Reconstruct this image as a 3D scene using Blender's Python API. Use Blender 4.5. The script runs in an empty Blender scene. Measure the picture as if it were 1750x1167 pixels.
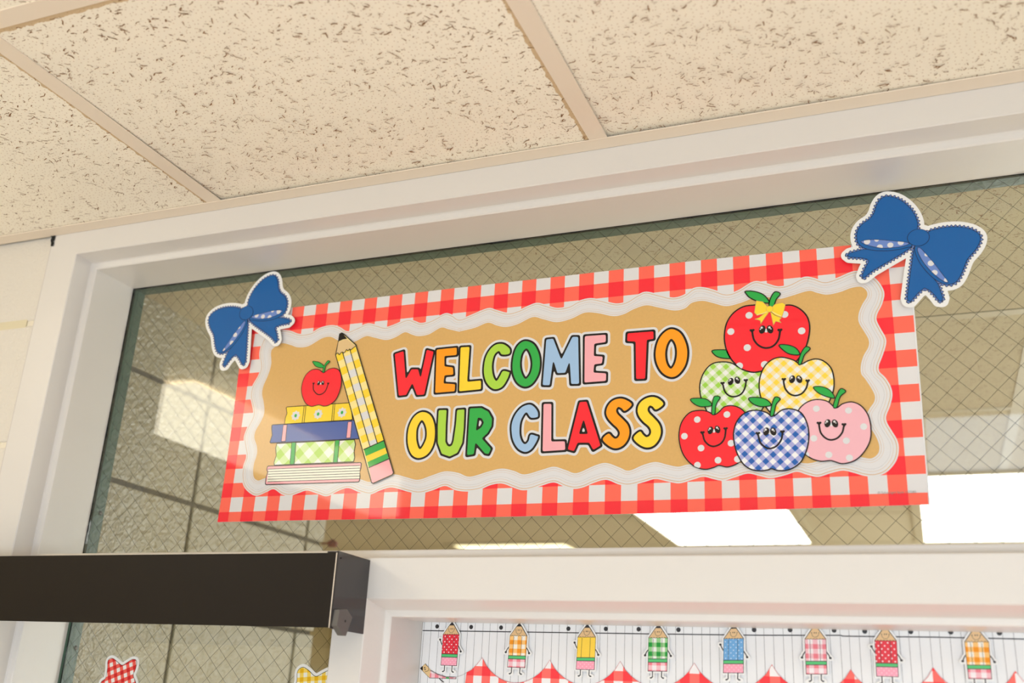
import bpy, math, random
import numpy as np
from mathutils import Matrix, Vector
from mathutils.geometry import tessellate_polygon
random.seed(7); rng = np.random.RandomState(7)
C = bpy.context.scene.collection
scene = bpy.context.scene
PI = math.pi

# ------------------------------------------------------------------ camera
FPX = 1735.486
RM = np.array([[0.9281, -0.3627, 0.0841], [0.3691, 0.8666, -0.3358], [0.049, 0.3427, 0.9382]])   # right, forward, up
cam = bpy.data.cameras.new('camera'); cam.sensor_width = 36; cam.lens = FPX/1750*36
co = bpy.data.objects.new('camera', cam); C.objects.link(co)
m = Matrix(((RM[0,0], RM[0,2], -RM[0,1]), (RM[1,0], RM[1,2], -RM[1,1]), (RM[2,0], RM[2,2], -RM[2,1]))).to_quaternion().to_matrix().to_4x4()
co.matrix_world = m
cam.clip_start = 0.05
cam.dof.use_dof = True; cam.dof.focus_distance = 1.38; cam.dof.aperture_fstop = 3.6
scene.camera = co
scene.view_settings.view_transform = 'Standard'; scene.view_settings.look = 'None'
scene.view_settings.gamma = 1; scene.view_settings.use_curve_mapping = False
scene.view_settings.exposure = 0.18

# ------------------------------------------------------------------ world and big lights
w = bpy.data.worlds.new('world'); scene.world = w; w.use_nodes = True
w.node_tree.nodes['Background'].inputs[0].default_value = (0.80, 0.90, 1.0, 1)
w.node_tree.nodes['Background'].inputs[1].default_value = 1.0
def area_light(name, loc, rot, sx, sy, power, col):
    l = bpy.data.lights.new(name, 'AREA'); l.shape = 'RECTANGLE'; l.size = sx; l.size_y = sy
    l.energy = power; l.color = col
    o = bpy.data.objects.new(name, l); C.objects.link(o); o.location = loc; o.rotation_euler = rot
    return o
# daylight from the glazing across the corridor, low on the opposite wall (faces +y)
area_light('corridor_daylight', (0.4, -2.70, -0.85), (math.radians(45), 0, 0), 3.6, 1.7, 125, (0.77, 0.92, 1.12))
# classroom daylight from windows in the far wall (faces -y)
area_light('classroom_daylight', (1.9, 5.44, -0.10), (-PI/2, 0, 0), 2.7, 1.46, 80, (0.86, 0.93, 1.0))

# ------------------------------------------------------------------ pixel -> plane helpers (photo is 1750x1167)
def ray(p): return RM @ np.array([(p[0]-875)/FPX, 1, -(p[1]-583.5)/FPX])
def on_y(p, y): d = ray(p); return d*y/d[1]
def on_x(p, x): d = ray(p); return d*x/d[0]
def crop(ox, oy, s):
    return lambda pts: [(ox+x/s, oy+y/s) for x, y in pts]
def px2mm(pts, y, org):
    return np.array([[(on_y(p, y)[0]-org[0])*1000, (on_y(p, y)[2]-org[2])*1000] for p in pts])

# ------------------------------------------------------------------ materials
def lin(c):
    return tuple(((v/255)/12.92 if v/255 <= .04045 else ((v/255+.055)/1.055)**2.4) for v in c)
def newmat(name):
    mt = bpy.data.materials.new(name); mt.use_nodes = True
    nt = mt.node_tree; return mt, nt, nt.nodes['Principled BSDF']
def mat(name, rgb, rough=.5, coat=0, coat_rough=.06, metal=0, bump=0, bscale=60, var=0, spec=.5, bdist=.002):
    mt, nt, b = newmat(name)
    c = lin(rgb) + (1,)
    b.inputs['Base Color'].default_value = c; b.inputs['Roughness'].default_value = rough
    b.inputs['Coat Weight'].default_value = coat; b.inputs['Coat Roughness'].default_value = coat_rough
    b.inputs['Metallic'].default_value = metal; b.inputs['Specular IOR Level'].default_value = spec
    if bump or var:
        tc = nt.nodes.new('ShaderNodeTexCoord'); no = nt.nodes.new('ShaderNodeTexNoise')
        no.inputs['Scale'].default_value = bscale; no.inputs['Detail'].default_value = 4
        nt.links.new(tc.outputs['Object'], no.inputs['Vector'])
        if bump:
            bp = nt.nodes.new('ShaderNodeBump'); bp.inputs['Strength'].default_value = bump; bp.inputs['Distance'].default_value = bdist
            nt.links.new(no.outputs['Fac'], bp.inputs['Height']); nt.links.new(bp.outputs['Normal'], b.inputs['Normal'])
        if var:
            mx = nt.nodes.new('ShaderNodeMix'); mx.data_type = 'RGBA'
            mx.inputs[6].default_value = tuple(v*(1-var) for v in c[:3])+(1,); mx.inputs[7].default_value = tuple(min(1, v*(1+var)) for v in c[:3])+(1,)
            nt.links.new(no.outputs['Fac'], mx.inputs[0]); nt.links.new(mx.outputs[2], b.inputs['Base Color'])
    return mt
class NT:
    def __init__(s, nt): s.nt = nt
    def val(s, x, sock):
        if isinstance(x, (int, float)): sock.default_value = x
        else: s.nt.links.new(x, sock)
    def m(s, op, a, b=0.0, c=0.0):
        n = s.nt.nodes.new('ShaderNodeMath'); n.operation = op
        s.val(a, n.inputs[0]); s.val(b, n.inputs[1]); s.val(c, n.inputs[2]); return n.outputs[0]
    def mixc(s, f, a, b):
        n = s.nt.nodes.new('ShaderNodeMix'); n.data_type = 'RGBA'; s.val(f, n.inputs[0])
        for v, k in ((a, 6), (b, 7)):
            if isinstance(v, tuple): n.inputs[k].default_value = v+(1,) if len(v) == 3 else v
            else: s.nt.links.new(v, n.inputs[k])
        return n.outputs[2]
PRINT = dict(rough=.55, coat=.62, coat_rough=.04, spec=.12)
def gingham(name, light, mid, dark, period, angle=0, ox=0, oz=0, uv=False, duty=.5, print_=True, soft=0):
    """two sets of printed stripes; crossing = dark. coordinates in metres in the sheet's own plane"""
    mt, nt, b = newmat(name); g = NT(nt)
    b.inputs['Roughness'].default_value = PRINT['rough']; b.inputs['Coat Weight'].default_value = PRINT['coat']; b.inputs['Coat Roughness'].default_value = PRINT['coat_rough']; b.inputs['Specular IOR Level'].default_value = PRINT['spec']
    tc = nt.nodes.new('ShaderNodeTexCoord'); sp = nt.nodes.new('ShaderNodeSeparateXYZ')
    nt.links.new(tc.outputs['UV' if uv else 'Object'], sp.inputs[0])
    X = sp.outputs[0]; Z = sp.outputs[1 if uv else 2]
    ca, sa = math.cos(angle), math.sin(angle)
    U = g.m('MULTIPLY_ADD', X, ca/period, ox); U = g.m('MULTIPLY_ADD', Z, sa/period, U)
    V = g.m('MULTIPLY_ADD', X, -sa/period, oz); V = g.m('MULTIPLY_ADD', Z, ca/period, V)
    a = g.m('LESS_THAN', g.m('FRACT', U), duty); c = g.m('LESS_THAN', g.m('FRACT', V), duty)
    s1 = g.m('MAXIMUM', a, c); s2 = g.m('MULTIPLY', a, c)
    col = g.mixc(s1, lin(light), lin(mid)); col = g.mixc(s2, col, lin(dark))
    nt.links.new(col, b.inputs['Base Color']); return mt
def dotted(name, base, dot, pitch, r):
    mt, nt, b = newmat(name); g = NT(nt)
    b.inputs['Roughness'].default_value = .4; b.inputs['Coat Weight'].default_value = .3
    tc = nt.nodes.new('ShaderNodeTexCoord'); sp = nt.nodes.new('ShaderNodeSeparateXYZ'); nt.links.new(tc.outputs['Object'], sp.inputs[0])
    def lay(off):
        u = g.m('SUBTRACT', g.m('FRACT', g.m('MULTIPLY_ADD', sp.outputs[0], 1/pitch, off)), .5)
        v = g.m('SUBTRACT', g.m('FRACT', g.m('MULTIPLY_ADD', sp.outputs[2], 1/pitch, off)), .5)
        return g.m('LESS_THAN', g.m('ADD', g.m('MULTIPLY', u, u), g.m('MULTIPLY', v, v)), (r/pitch)**2)
    f = g.m('MAXIMUM', lay(0), lay(.5))
    nt.links.new(g.mixc(f, lin(base), lin(dot)), b.inputs['Base Color']); return mt
def emis(name, rgb, strength):
    mt, nt, b = newmat(name); b.inputs['Base Color'].default_value = lin(rgb)+(1,)
    b.inputs['Emission Color'].default_value = lin(rgb)+(1,); b.inputs['Emission Strength'].default_value = strength; return mt
def pr(name, rgb): return mat(name, rgb, **PRINT)

M = {}
M['frame'] = mat('painted_frame', (219, 213, 206), .32, bump=.25, bscale=35, spec=.5)
M['green'] = mat('old_green_paint', (66, 92, 80), .35, bump=.5, bscale=120, var=.25)
M['black'] = mat('gap_black', (12, 14, 13), .8)
M['tbar'] = mat('cream_grid_metal', (238, 222, 202), .5)
M['mortar2'] = mat('grey_mortar', (104, 97, 84), .8)
M['mortar'] = mat('painted_mortar', (228, 218, 198), .7, bump=.4, bscale=300)
M['block'] = mat('cream_painted_block', (222, 214, 202), .6, bump=1.0, bscale=260)
M['housing'] = mat('dark_brown_metal', (24, 17, 11), .5, spec=.25, var=.08, bscale=14)
M['housing_end'] = mat('dark_end_metal', (50, 46, 46), .22)
M['clip'] = mat('dark_grey_clip', (92, 88, 84), .45)
M['wire'] = mat('steel_wire', (34, 32, 27), .5)
M['white'] = pr('print_white', (223, 220, 219)); M['ink'] = pr('print_black', (20, 14, 12))
M['kraft'] = mat('print_kraft', (217, 172, 104), var=.07, bscale=300, **PRINT)
M['red'] = pr('print_red', (250, 40, 52)); M['orange'] = pr('print_orange', (255, 158, 24)); M['yellow'] = pr('print_yellow', (252, 214, 54))
M['lime'] = pr('print_lime', (172, 214, 70)); M['greenp'] = pr('print_green', (48, 172, 72)); M['sky'] = pr('print_sky', (160, 192, 224))
M['pink'] = pr('print_pink', (246, 172, 178)); M['applepink'] = pr('print_apple_pink', (242, 182, 190)); M['gold'] = pr('print_gold', (214, 164, 96))
M['wood'] = pr('print_wood', (226, 192, 138)); M['palegold'] = pr('print_pale_yellow', (250, 228, 150)); M['denim'] = pr('print_denim', (74, 98, 166))
M['leafdark'] = pr('print_leaf', (38, 168, 70)); M['grey'] = pr('print_grey', (150, 140, 138))
M['gingred'] = gingham('print_red_gingham', (224, 220, 218), (255, 106, 86), (250, 44, 56), 2.0, uv=True)


# corridor ceiling tile: pin holes + tan rim with a noisy border on two edges
def tile_mat(name, base, hx=.2975, hy=.2975, tan_rim=True):
    mt, nt, b = newmat(name); g = NT(nt); b.inputs['Roughness'].default_value = .9
    tc = nt.nodes.new('ShaderNodeTexCoord'); vo = nt.nodes.new('ShaderNodeTexVoronoi'); vo.inputs['Scale'].default_value = 150; vo.inputs['Randomness'].default_value = .75
    nt.links.new(tc.outputs['Object'], vo.inputs['Vector'])
    vo.voronoi_dimensions = '2D'
    hole = g.m('LESS_THAN', vo.outputs['Distance'], .12)
    no = nt.nodes.new('ShaderNodeTexNoise'); no.inputs['Scale'].default_value = 5; nt.links.new(tc.outputs['Object'], no.inputs['Vector'])
    c = lin(base); col = g.mixc(no.outputs['Fac'], tuple(v*.96 for v in c), tuple(min(1, v*1.03) for v in c))
    if tan_rim:
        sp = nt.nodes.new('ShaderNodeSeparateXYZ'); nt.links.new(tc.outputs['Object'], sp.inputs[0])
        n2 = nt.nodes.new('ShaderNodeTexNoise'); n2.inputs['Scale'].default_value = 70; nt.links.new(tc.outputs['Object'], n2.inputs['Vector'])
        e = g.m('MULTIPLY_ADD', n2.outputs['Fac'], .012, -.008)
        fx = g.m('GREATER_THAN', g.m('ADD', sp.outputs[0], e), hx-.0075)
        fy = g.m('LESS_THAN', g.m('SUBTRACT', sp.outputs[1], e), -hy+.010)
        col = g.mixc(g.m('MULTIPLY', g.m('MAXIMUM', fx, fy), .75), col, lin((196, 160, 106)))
    col = g.mixc(g.m('MULTIPLY', hole, .5), col, lin((172, 128, 86)))
    nt.links.new(col, b.inputs['Base Color']); return mt
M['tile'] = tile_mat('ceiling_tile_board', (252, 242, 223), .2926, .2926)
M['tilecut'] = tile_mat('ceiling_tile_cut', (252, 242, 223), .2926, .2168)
M['fleck'] = mat('fissure_brown', (142, 102, 62), .9)

def glass_mat():
    mt = bpy.data.materials.new('wired_glass'); mt.use_nodes = True; nt = mt.node_tree; nt.nodes.clear(); g = NT(nt)
    out = nt.nodes.new('ShaderNodeOutputMaterial'); tr = nt.nodes.new('ShaderNodeBsdfTransparent'); gl = nt.nodes.new('ShaderNodeBsdfGlossy')
    tr.inputs[0].default_value = (.95, .965, .93, 1); gl.inputs['Roughness'].default_value = .012; gl.inputs['Color'].default_value = (1, 1, 1, 1)
    fr = nt.nodes.new('ShaderNodeFresnel'); ge = nt.nodes.new('ShaderNodeNewGeometry')
    g.val(g.m('MULTIPLY_ADD', ge.outputs['Backfacing'], 1/1.52-1.52, 1.52), fr.inputs['IOR'])
    mx = nt.nodes.new('ShaderNodeMixShader')
    nt.links.new(fr.outputs[0], mx.inputs[0])
    nt.links.new(tr.outputs[0], mx.inputs[1]); nt.links.new(gl.outputs[0], mx.inputs[2]); nt.links.new(mx.outputs[0], out.inputs[0]); return mt
M['glass'] = glass_mat()

# ------------------------------------------------------------------ object helpers
def link(name, verts, faces, mt, parent=None, loc=(0, 0, 0), smooth=False, uvs=None):
    me = bpy.data.meshes.new(name); me.from_pydata([tuple(map(float, v)) for v in verts], [], faces); me.update()
    for x in (mt if isinstance(mt, (list, tuple)) else [mt]): me.materials.append(x)
    if uvs is not None:
        ul = me.uv_layers.new(name='UVMap')
        ul.data.foreach_set('uv', np.array([uvs[l.vertex_index] for l in me.loops]).ravel())
    if smooth: me.shade_smooth()
    o = bpy.data.objects.new(name, me); C.objects.link(o); o.location = loc
    if parent: o.parent = parent
    return o
def empty(name, loc=(0, 0, 0), parent=None):
    o = bpy.data.objects.new(name, None); C.objects.link(o); o.location = loc; o.empty_display_size = .05
    if parent: o.parent = parent
    return o
def tag(o, label, cat, group=None, kind=None):
    o['label'] = label; o['category'] = cat
    if group: o['group'] = group
    if kind: o['kind'] = kind
    return o
def struct(o, label=None): o['kind'] = 'structure'; 
def box_vf(x0, x1, y0, y1, z0, z1, bev=0):
    if bev <= 0:
        v = [(x, y, z) for x in (x0, x1) for y in (y0, y1) for z in (z0, z1)]
        f = [(0, 1, 3, 2), (4, 6, 7, 5), (0, 4, 5, 1), (2, 3, 7, 6), (0, 2, 6, 4), (1, 5, 7, 3)]
        return v, f
    import bmesh
    bm = bmesh.new(); bmesh.ops.create_cube(bm, size=1)
    for q in bm.verts: q.co = Vector(((x0+x1)/2+q.co.x*(x1-x0), (y0+y1)/2+q.co.y*(y1-y0), (z0+z1)/2+q.co.z*(z1-z0)))
    bmesh.ops.bevel(bm, geom=bm.edges[:], offset=bev, segments=2, affect='EDGES', profile=.5)
    bm.verts.index_update(); v = [tuple(q.co) for q in bm.verts]; f = [tuple(q.index for q in fc.verts) for fc in bm.faces]; bm.free(); return v, f
def box(name, x0, x1, y0, y1, z0, z1, mt, parent=None, bev=0, local=False):
    if local:
        c = ((x0+x1)/2, (y0+y1)/2, (z0+z1)/2); v, f = box_vf(x0-c[0], x1-c[0], y0-c[1], y1-c[1], z0-c[2], z1-c[2], bev)
        return link(name, v, f, mt, parent, c)
    v, f = box_vf(x0, x1, y0, y1, z0, z1, bev); return link(name, v, f, mt, parent)

# ------------------------------------------------------------------ flat-print mesher (signed distance -> polygons), units mm
def catmull(pts, n=6, closed=True):
    P = np.array(pts, float); N = len(P); out = []
    rngk = range(N) if closed else range(N-1)
    for i in rngk:
        if closed: p0, p1, p2, p3 = P[(i-1) % N], P[i], P[(i+1) % N], P[(i+2) % N]
        else: p0, p1, p2, p3 = P[max(i-1, 0)], P[i], P[i+1], P[min(i+2, N-1)]
        for k in range(n):
            t = k/n
            out.append(.5*((2*p1)+(-p0+p2)*t+(2*p0-5*p1+4*p2-p3)*t*t+(-p0+3*p1-3*p2+p3)*t**3))
    if not closed: out.append(P[-1])
    return np.array(out)
def sd_poly(P, X, Z, arc=False):
    d = np.full(X.shape, 1e18); par = np.zeros(X.shape, bool); N = len(P); s = np.zeros(X.shape) if arc else None; acc = 0
    for i in range(N):
        a = P[i]; b = P[(i+1) % N]; e = b-a; L = e@e
        if L < 1e-9: continue
        t = np.clip(((X-a[0])*e[0]+(Z-a[1])*e[1])/L, 0, 1)
        q = (X-a[0]-t*e[0])**2+(Z-a[1]-t*e[1])**2
        if arc:
            mk = q < d; s[mk] = acc+t[mk]*math.sqrt(L)
        d = np.minimum(d, q); acc += math.sqrt(L)
        if a[1] != b[1]:
            c = ((a[1] > Z) != (b[1] > Z)) & (X < (b[0]-a[0])*(Z-a[1])/(b[1]-a[1])+a[0]); par ^= c
    d = np.sqrt(d); d = np.where(par, -d, d)
    return (d, s) if arc else d
def sd_line(P, X, Z, r):
    d = np.full(X.shape, 1e18)
    for i in range(len(P)-1):
        a = P[i]; e = P[i+1]-a; L = max(e@e, 1e-9)
        t = np.clip(((X-a[0])*e[0]+(Z-a[1])*e[1])/L, 0, 1)
        d = np.minimum(d, (X-a[0]-t*e[0])**2+(Z-a[1]-t*e[1])**2)
    return np.sqrt(d)-r
def sd_ell(c, rx, rz, X, Z, ang=0):
    ca, sa = math.cos(ang), math.sin(ang); u = (X-c[0])*ca+(Z-c[1])*sa; v = -(X-c[0])*sa+(Z-c[1])*ca
    return (np.sqrt((u/rx)**2+(v/rz)**2)-1)*min(rx, rz)
def blur(phi, k):
    for _ in range(2):
        for ax in (0, 1):
            c = np.cumsum(np.pad(phi, [(k+1, k) if a == ax else (0, 0) for a in (0, 1)], mode='edge'), axis=ax)
            phi = (np.take(c, range(2*k+1, c.shape[ax]), ax)-np.take(c, range(0, c.shape[ax]-2*k-1), ax))/(2*k+1)
    return phi
def grid(b, h):
    x = np.arange(b[0], b[2]+h, h); z = np.arange(b[1], b[3]+h, h); return np.meshgrid(x, z, indexing='ij')
def march(X, Z, phi):
    ins = phi < 0; V = []; F = []
    full = ins[:-1, :-1] & ins[1:, :-1] & ins[1:, 1:] & ins[:-1, 1:]
    anyi = ins[:-1, :-1] | ins[1:, :-1] | ins[1:, 1:] | ins[:-1, 1:]
    xs = X[:, 0]; zs = Z[0, :]
    for j in range(full.shape[1]):
        col = full[:, j]
        if not col.any(): continue
        dd = np.diff(np.concatenate(([0], col.astype(int), [0]))); st = np.where(dd == 1)[0]; en = np.where(dd == -1)[0]
        for a, b in zip(st, en):
            n = len(V); V += [(xs[a], zs[j]), (xs[b], zs[j]), (xs[b], zs[j+1]), (xs[a], zs[j+1])]; F.append((n, n+1, n+2, n+3))
    for i, j in zip(*np.where(anyi & ~full)):
        cs = [(i, j), (i+1, j), (i+1, j+1), (i, j+1)]; poly = []
        for k in range(4):
            a = cs[k]; b = cs[(k+1) % 4]; pa = phi[a]; pb = phi[b]
            if pa < 0: poly.append((xs[a[0]], zs[a[1]]))
            if (pa < 0) != (pb < 0):
                t = pa/(pa-pb); poly.append((xs[a[0]]+(xs[b[0]]-xs[a[0]])*t, zs[a[1]]+(zs[b[1]]-zs[a[1]])*t))
        if len(poly) >= 3: n = len(V); V += poly; F.append(tuple(range(n, n+len(poly))))
    return V, F
class Flat:
    """collects printed layers for one object: each entry (verts2d, faces, layer, material)"""
    STEP = .00010
    def __init__(s): s.V = []; s.F = []; s.MI = []; s.mats = []
    def add(s, vf, layer, mt):
        V, F = vf; n = len(s.V); y = -layer*s.STEP
        s.V += [(v[0]/1000, y, v[1]/1000) for v in V]; s.F += [tuple(n+k for k in f) for f in F]
        if mt not in s.mats: s.mats.append(mt)
        s.MI += [s.mats.index(mt)]*len(F); return s
    def build(s, name, parent=None, loc=(0, 0, 0)):
        if not s.F: return None
        me = bpy.data.meshes.new(name); me.from_pydata(s.V, [], s.F)
        for x in s.mats: me.materials.append(x)
        me.polygons.foreach_set('material_index', s.MI); me.update()
        o = bpy.data.objects.new(name, me); C.objects.link(o); o.location = loc
        if parent: o.parent = parent
        return o
def poly_vf(P):
    t = tessellate_polygon([[Vector((p[0], p[1], 0)) for p in P]]); return [tuple(p) for p in P], [tuple(x) for x in t]
def ring_vf(P, w0, w1, closed=True):
    """strip between offsets w0..w1 (mm) along the left normal of polyline P"""
    N = len(P); T = np.roll(P, -1, 0)-np.roll(P, 1, 0) if closed else np.gradient(P, axis=0)
    T = T/np.maximum(np.linalg.norm(T, axis=1, keepdims=True), 1e-9); Nn = np.stack([-T[:, 1], T[:, 0]], 1)
    A = P+Nn*w0; B = P+Nn*w1; V = [tuple(p) for p in np.concatenate([A, B])]
    F = [(i, (i+1) % N, N+(i+1) % N, N+i) for i in range(N if closed else N-1)]
    return V, F
def outlined(fl, P, h, layer, fill, line=.5, halo=0, holes=(), round_=0, clip=None, inner=True, extra=None, lmat=None, hmat=None):
    """P polygon in mm: halo, ink outline (centred on the edge unless inner), fill"""
    P = np.array(P); mrg = line+halo+2
    X, Z = grid((P[:, 0].min()-mrg, P[:, 1].min()-mrg, P[:, 0].max()+mrg, P[:, 1].max()+mrg), h)
    phi = sd_poly(P, X, Z)
    for Hh in holes: phi = np.maximum(phi, -sd_poly(np.array(Hh), X, Z))
    if round_: phi = blur(phi, round_)
    cl = (lambda a: a) if clip is None else (lambda a: np.maximum(a, clip(X, Z)))
    if halo: fl.add(march(X, Z, cl(phi-halo)), layer, hmat or M['white'])
    fl.add(march(X, Z, cl(phi-line)), layer+1, lmat or M['ink'])
    fl.add(march(X, Z, cl(phi+(line if inner else 0))), layer+2, fill)
    return X, Z, phi

# ================================================================== THE SETTING
ZC = .7066; ZC2 = .70; FLOOR = -2.03
# --- corridor ceiling (x,y grid), camera side. grid bars along y at x = -.3535 + k*.6096; cross bars at y = .66 - k*.6096
ceil = empty('ceiling', (0, 0, ZC)); struct(ceil)
def fissures(n, hx, hy, seed):
    r = np.random.RandomState(seed); V = []; F = []
    for _ in range(n):
        x = r.uniform(-hx, hx); y = r.uniform(-hy, hy); L = r.uniform(.0022, .0072)*(1.5 if r.rand() < .15 else 1); a = r.normal(0, .5); k = r.randint(2, 5); wd = r.uniform(.0003, .0008)
        pts = [np.array([x, y])]; 
        for q in range(k): a += r.normal(0, .5); pts.append(pts[-1]+np.array([math.cos(a), math.sin(a)])*L/k*1.3)
        pts = np.array(pts); T = np.gradient(pts, axis=0); T /= np.linalg.norm(T, axis=1, keepdims=True); Nn = np.stack([-T[:, 1], T[:, 0]], 1)
        ww = np.array([wd*(.35+.9*r.rand()) for _ in pts])[:, None]
        pts[:, 0] = np.clip(pts[:, 0], -hx, hx); pts[:, 1] = np.clip(pts[:, 1], -hy, hy)
        b = len(V); n_ = len(pts)
        for p in np.concatenate([pts+Nn*ww, pts-Nn*ww]): V.append((p[0], p[1], 0))
        F += [(b+i, b+i+1, b+n_+i+1, b+n_+i) for i in range(n_-1)]
    me = bpy.data.meshes.new('fissures'); me.from_pydata(V, [], F); me.materials.append(M['fleck']); me.update(); return me
HT = .2975
FISS = [fissures(1900, HT, HT, 3), fissures(1900, HT, HT, 11)]
FISS_CUT = fissures(1350, HT, .212, 5)
def tile(parent, cx, cy, hx, hy, z, corners=(0, 0, 0, 0), fiss=None, mt=None, rot=0, named='ceiling_tile'):
    # four underside corner heights: (-x-y, +x-y, +x+y, -x+y)
    v = [(-hx, -hy, corners[0]), (hx, -hy, corners[1]), (hx, hy, corners[2]), (-hx, hy, corners[3])]; v += [(a, b, c+.014) for a, b, c in v]
    f = [(3, 2, 1, 0), (4, 5, 6, 7), (0, 1, 5, 4), (1, 2, 6, 5), (2, 3, 7, 6), (3, 0, 4, 7)]
    o = link(named, v, f, [mt or M['tile'], M['black']], parent, (cx, cy, z)); o.data.polygons.foreach_set('material_index', [0, 0, 1, 1, 1, 1])  # side faces black: shade of the raised tile gaps put into their colour
    if fiss:
        q = bpy.data.objects.new('fissures', fiss); C.objects.link(q); q.parent = o; q.location = (0, 0, -.0003); q['kind'] = 'stuff'
    return o
bx0 = -.3535; pitch = .6096; YA = 1.0995
cyc = (.660+.0115+1.12)/2          # cut row between cross bar and the wall
for i in range(-5, 7):
    cx = bx0+pitch*(i+.5)
    near = -3 <= i <= 2
    cor = (0, 0, 0, 0)
    if i == 0: cor = (.0, .0, .0, .0042)
    if i == -1: cor = (.0, .0, .0, .0036)
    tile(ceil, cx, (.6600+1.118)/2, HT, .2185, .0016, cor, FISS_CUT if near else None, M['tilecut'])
    for j in range(0, 6):
        cy = .66-pitch*(j+.5)
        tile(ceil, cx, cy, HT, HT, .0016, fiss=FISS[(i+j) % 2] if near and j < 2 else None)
for i in range(-5, 8):
    x = bx0+pitch*i
    box('grid_bar', x-.0122, x+.0122, -3.2, YA+.002, 0, .0015, M['tbar'], ceil)
for j in range(0, 6):
    y = .66-pitch*j; box('grid_bar', -3.4, 3.9, y-.0122, y+.0122, .0002, .0016, M['tbar'], ceil)
v, f = box_vf(-3.4, 3.9, YA, 1.1235, -.0006, .0008); link('wall_angle', v, f, M['tbar'], ceil)

# unseen black lid above the tiles, there to keep the gaps dark
lid = box('plenum_lid_2', -3.4, 3.9, -3.2, 1.12, ZC+.12, ZC+.13, M['black']); struct(lid)

# --- front wall: painted block, left of the frame; solid above right
wf = empty('wall_front', (0, 1.13, 0)); struct(wf)
box('mortar_bed', -3.4, -1.311, .0022, .14, FLOOR, ZC+.12, M['mortar'], wf)
CH = .2032; zj = .555
rows = [zj+CH*i for i in range(-13, 2)]
for z0 in rows:
    z1 = min(z0+CH, ZC+.05); 
    if z1 <= z0+.03: continue
    xo = -1.311
    for c in range(5):
        x1 = xo-.4064*c; x0 = max(x1-.4064, -3.4)
        a, b = (x0+.004 if c < 5 else x0), (x1-(.004 if c else 0))
        box('block', a, b, -.0002, .02, max(z0, FLOOR)+.004, z1-.004, M['block'], wf, bev=.0035 if c == 0 else 0, local=True)
# caulk joint and the chipped dark gap at the frame's top corner
M['caulk'] = mat('pale_caulk', (206, 198, 192), .5)
box('caulk', -1.3125, -1.3045, -.0015, .01, FLOOR, ZC-.002, M['caulk'], wf)
fl = Flat(); 
g1 = px2mm([(84, 401.5), (96, 400.5), (95, 405), (94, 410), (92, 413), (93, 416), (91, 421), (87, 421), (88, 416), (87, 411), (89, 406)], 1.1235, (0, 0, 0))
fl.add(poly_vf(g1), 0, M['black']); fl.build('chipped_gap', wf, (0, -.0075, 0))
wr = box('wall_right', 1.25, 3.9, 1.13, 1.27, FLOOR, ZC2+.1, M['block']); struct(wr)
wt = box('wall_top', -1.311, 1.25, 1.14, 1.27, ZC+.002, ZC+.13, M['block']); struct(wt)

# --- hollow metal frame, swept profile (offset toward opening, y)
PROF = [(-.0586, 1.18), (-.0586, 1.124), (-.0012, 1.124), (0, 1.1252), (.0040, 1.1545), (.0055, 1.1565), (.0130, 1.1575), (.0145, 1.159), (.0125, 1.2468)]
BACK = [(.0125, 1.2535), (.0125, 1.2765), (-.03, 1.2765)]
def sweep(name, path, prof, mt, parent, closed=False):
    """path: list of (x,z) inner-edge corners with outward mitre dirs ((x,z),(dx,dz)): point = corner + dir*offset"""
    V = []; F = []; n = len(prof)
    for (cx, cz), (dx, dz) in path:
        for o, y in prof: V.append((cx+dx*o, y, cz+dz*o))
    m_ = len(path)
    for a in range(m_ if closed else m_-1):
        b = (a+1) % m_
        for i in range(n-1): F.append((a*n+i, a*n+i+1, b*n+i+1, b*n+i))
    return link(name, V, F, mt, parent)
XL, XR, ZT = -1.2469, 1.02, .6663      # transom opening (face edge)
ZS = .173                               # transom sill face edge
ZH = .1222                              # door head face edge
XM0, XM1 = -.6916, -.6457               # mullion face edges
win1 = empty('window_1', (0, 0, 0)); struct(win1)
sweep('frame_member', [((XL, ZS), (1, 1)), ((XL, ZT), (1, -1)), ((XR, ZT), (-1, -1)), ((XR, ZS), (-1, 1))], PROF[2:], M['frame'], win1, closed=True)
sweep('back_stop', [((XL, ZS), (1, 1)), ((XL, ZT), (1, -1)), ((XR, ZT), (-1, -1)), ((XR, ZS), (-1, 1))], BACK, M['green'], win1, closed=True)
# flat faces of the frame: one welded front plate with three openings
def plate(name, rects, y0, y1, mt, parent):
    V = []; F = []
    for x0, x1, z0, z1 in rects:
        v, f = box_vf(x0, x1, y0, y1, z0, z1); n = len(V); V += v; F += [tuple(n+k for k in q) for q in f]
    return link(name, V, F, mt, parent)
plate('face_plate', [(-1.3055, XR+.0586, ZT+.0012, ZC-.0005)], 1.124, 1.16, M['frame'], win1)
plate('face_plate', [(-1.3055, XL-.0012, FLOOR, ZT+.0012)], 1.124, 1.16, M['frame'], win1)
plate('face_plate', [(XR+.0012, XR+.0586, FLOOR, ZT+.0012)], 1.124, 1.16, M['frame'], win1)
plate('transom_bar', [(XL-.0012, XR+.0012, ZH+.0012, ZS-.0012)], 1.124, 1.16, M['frame'], win1)
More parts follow.
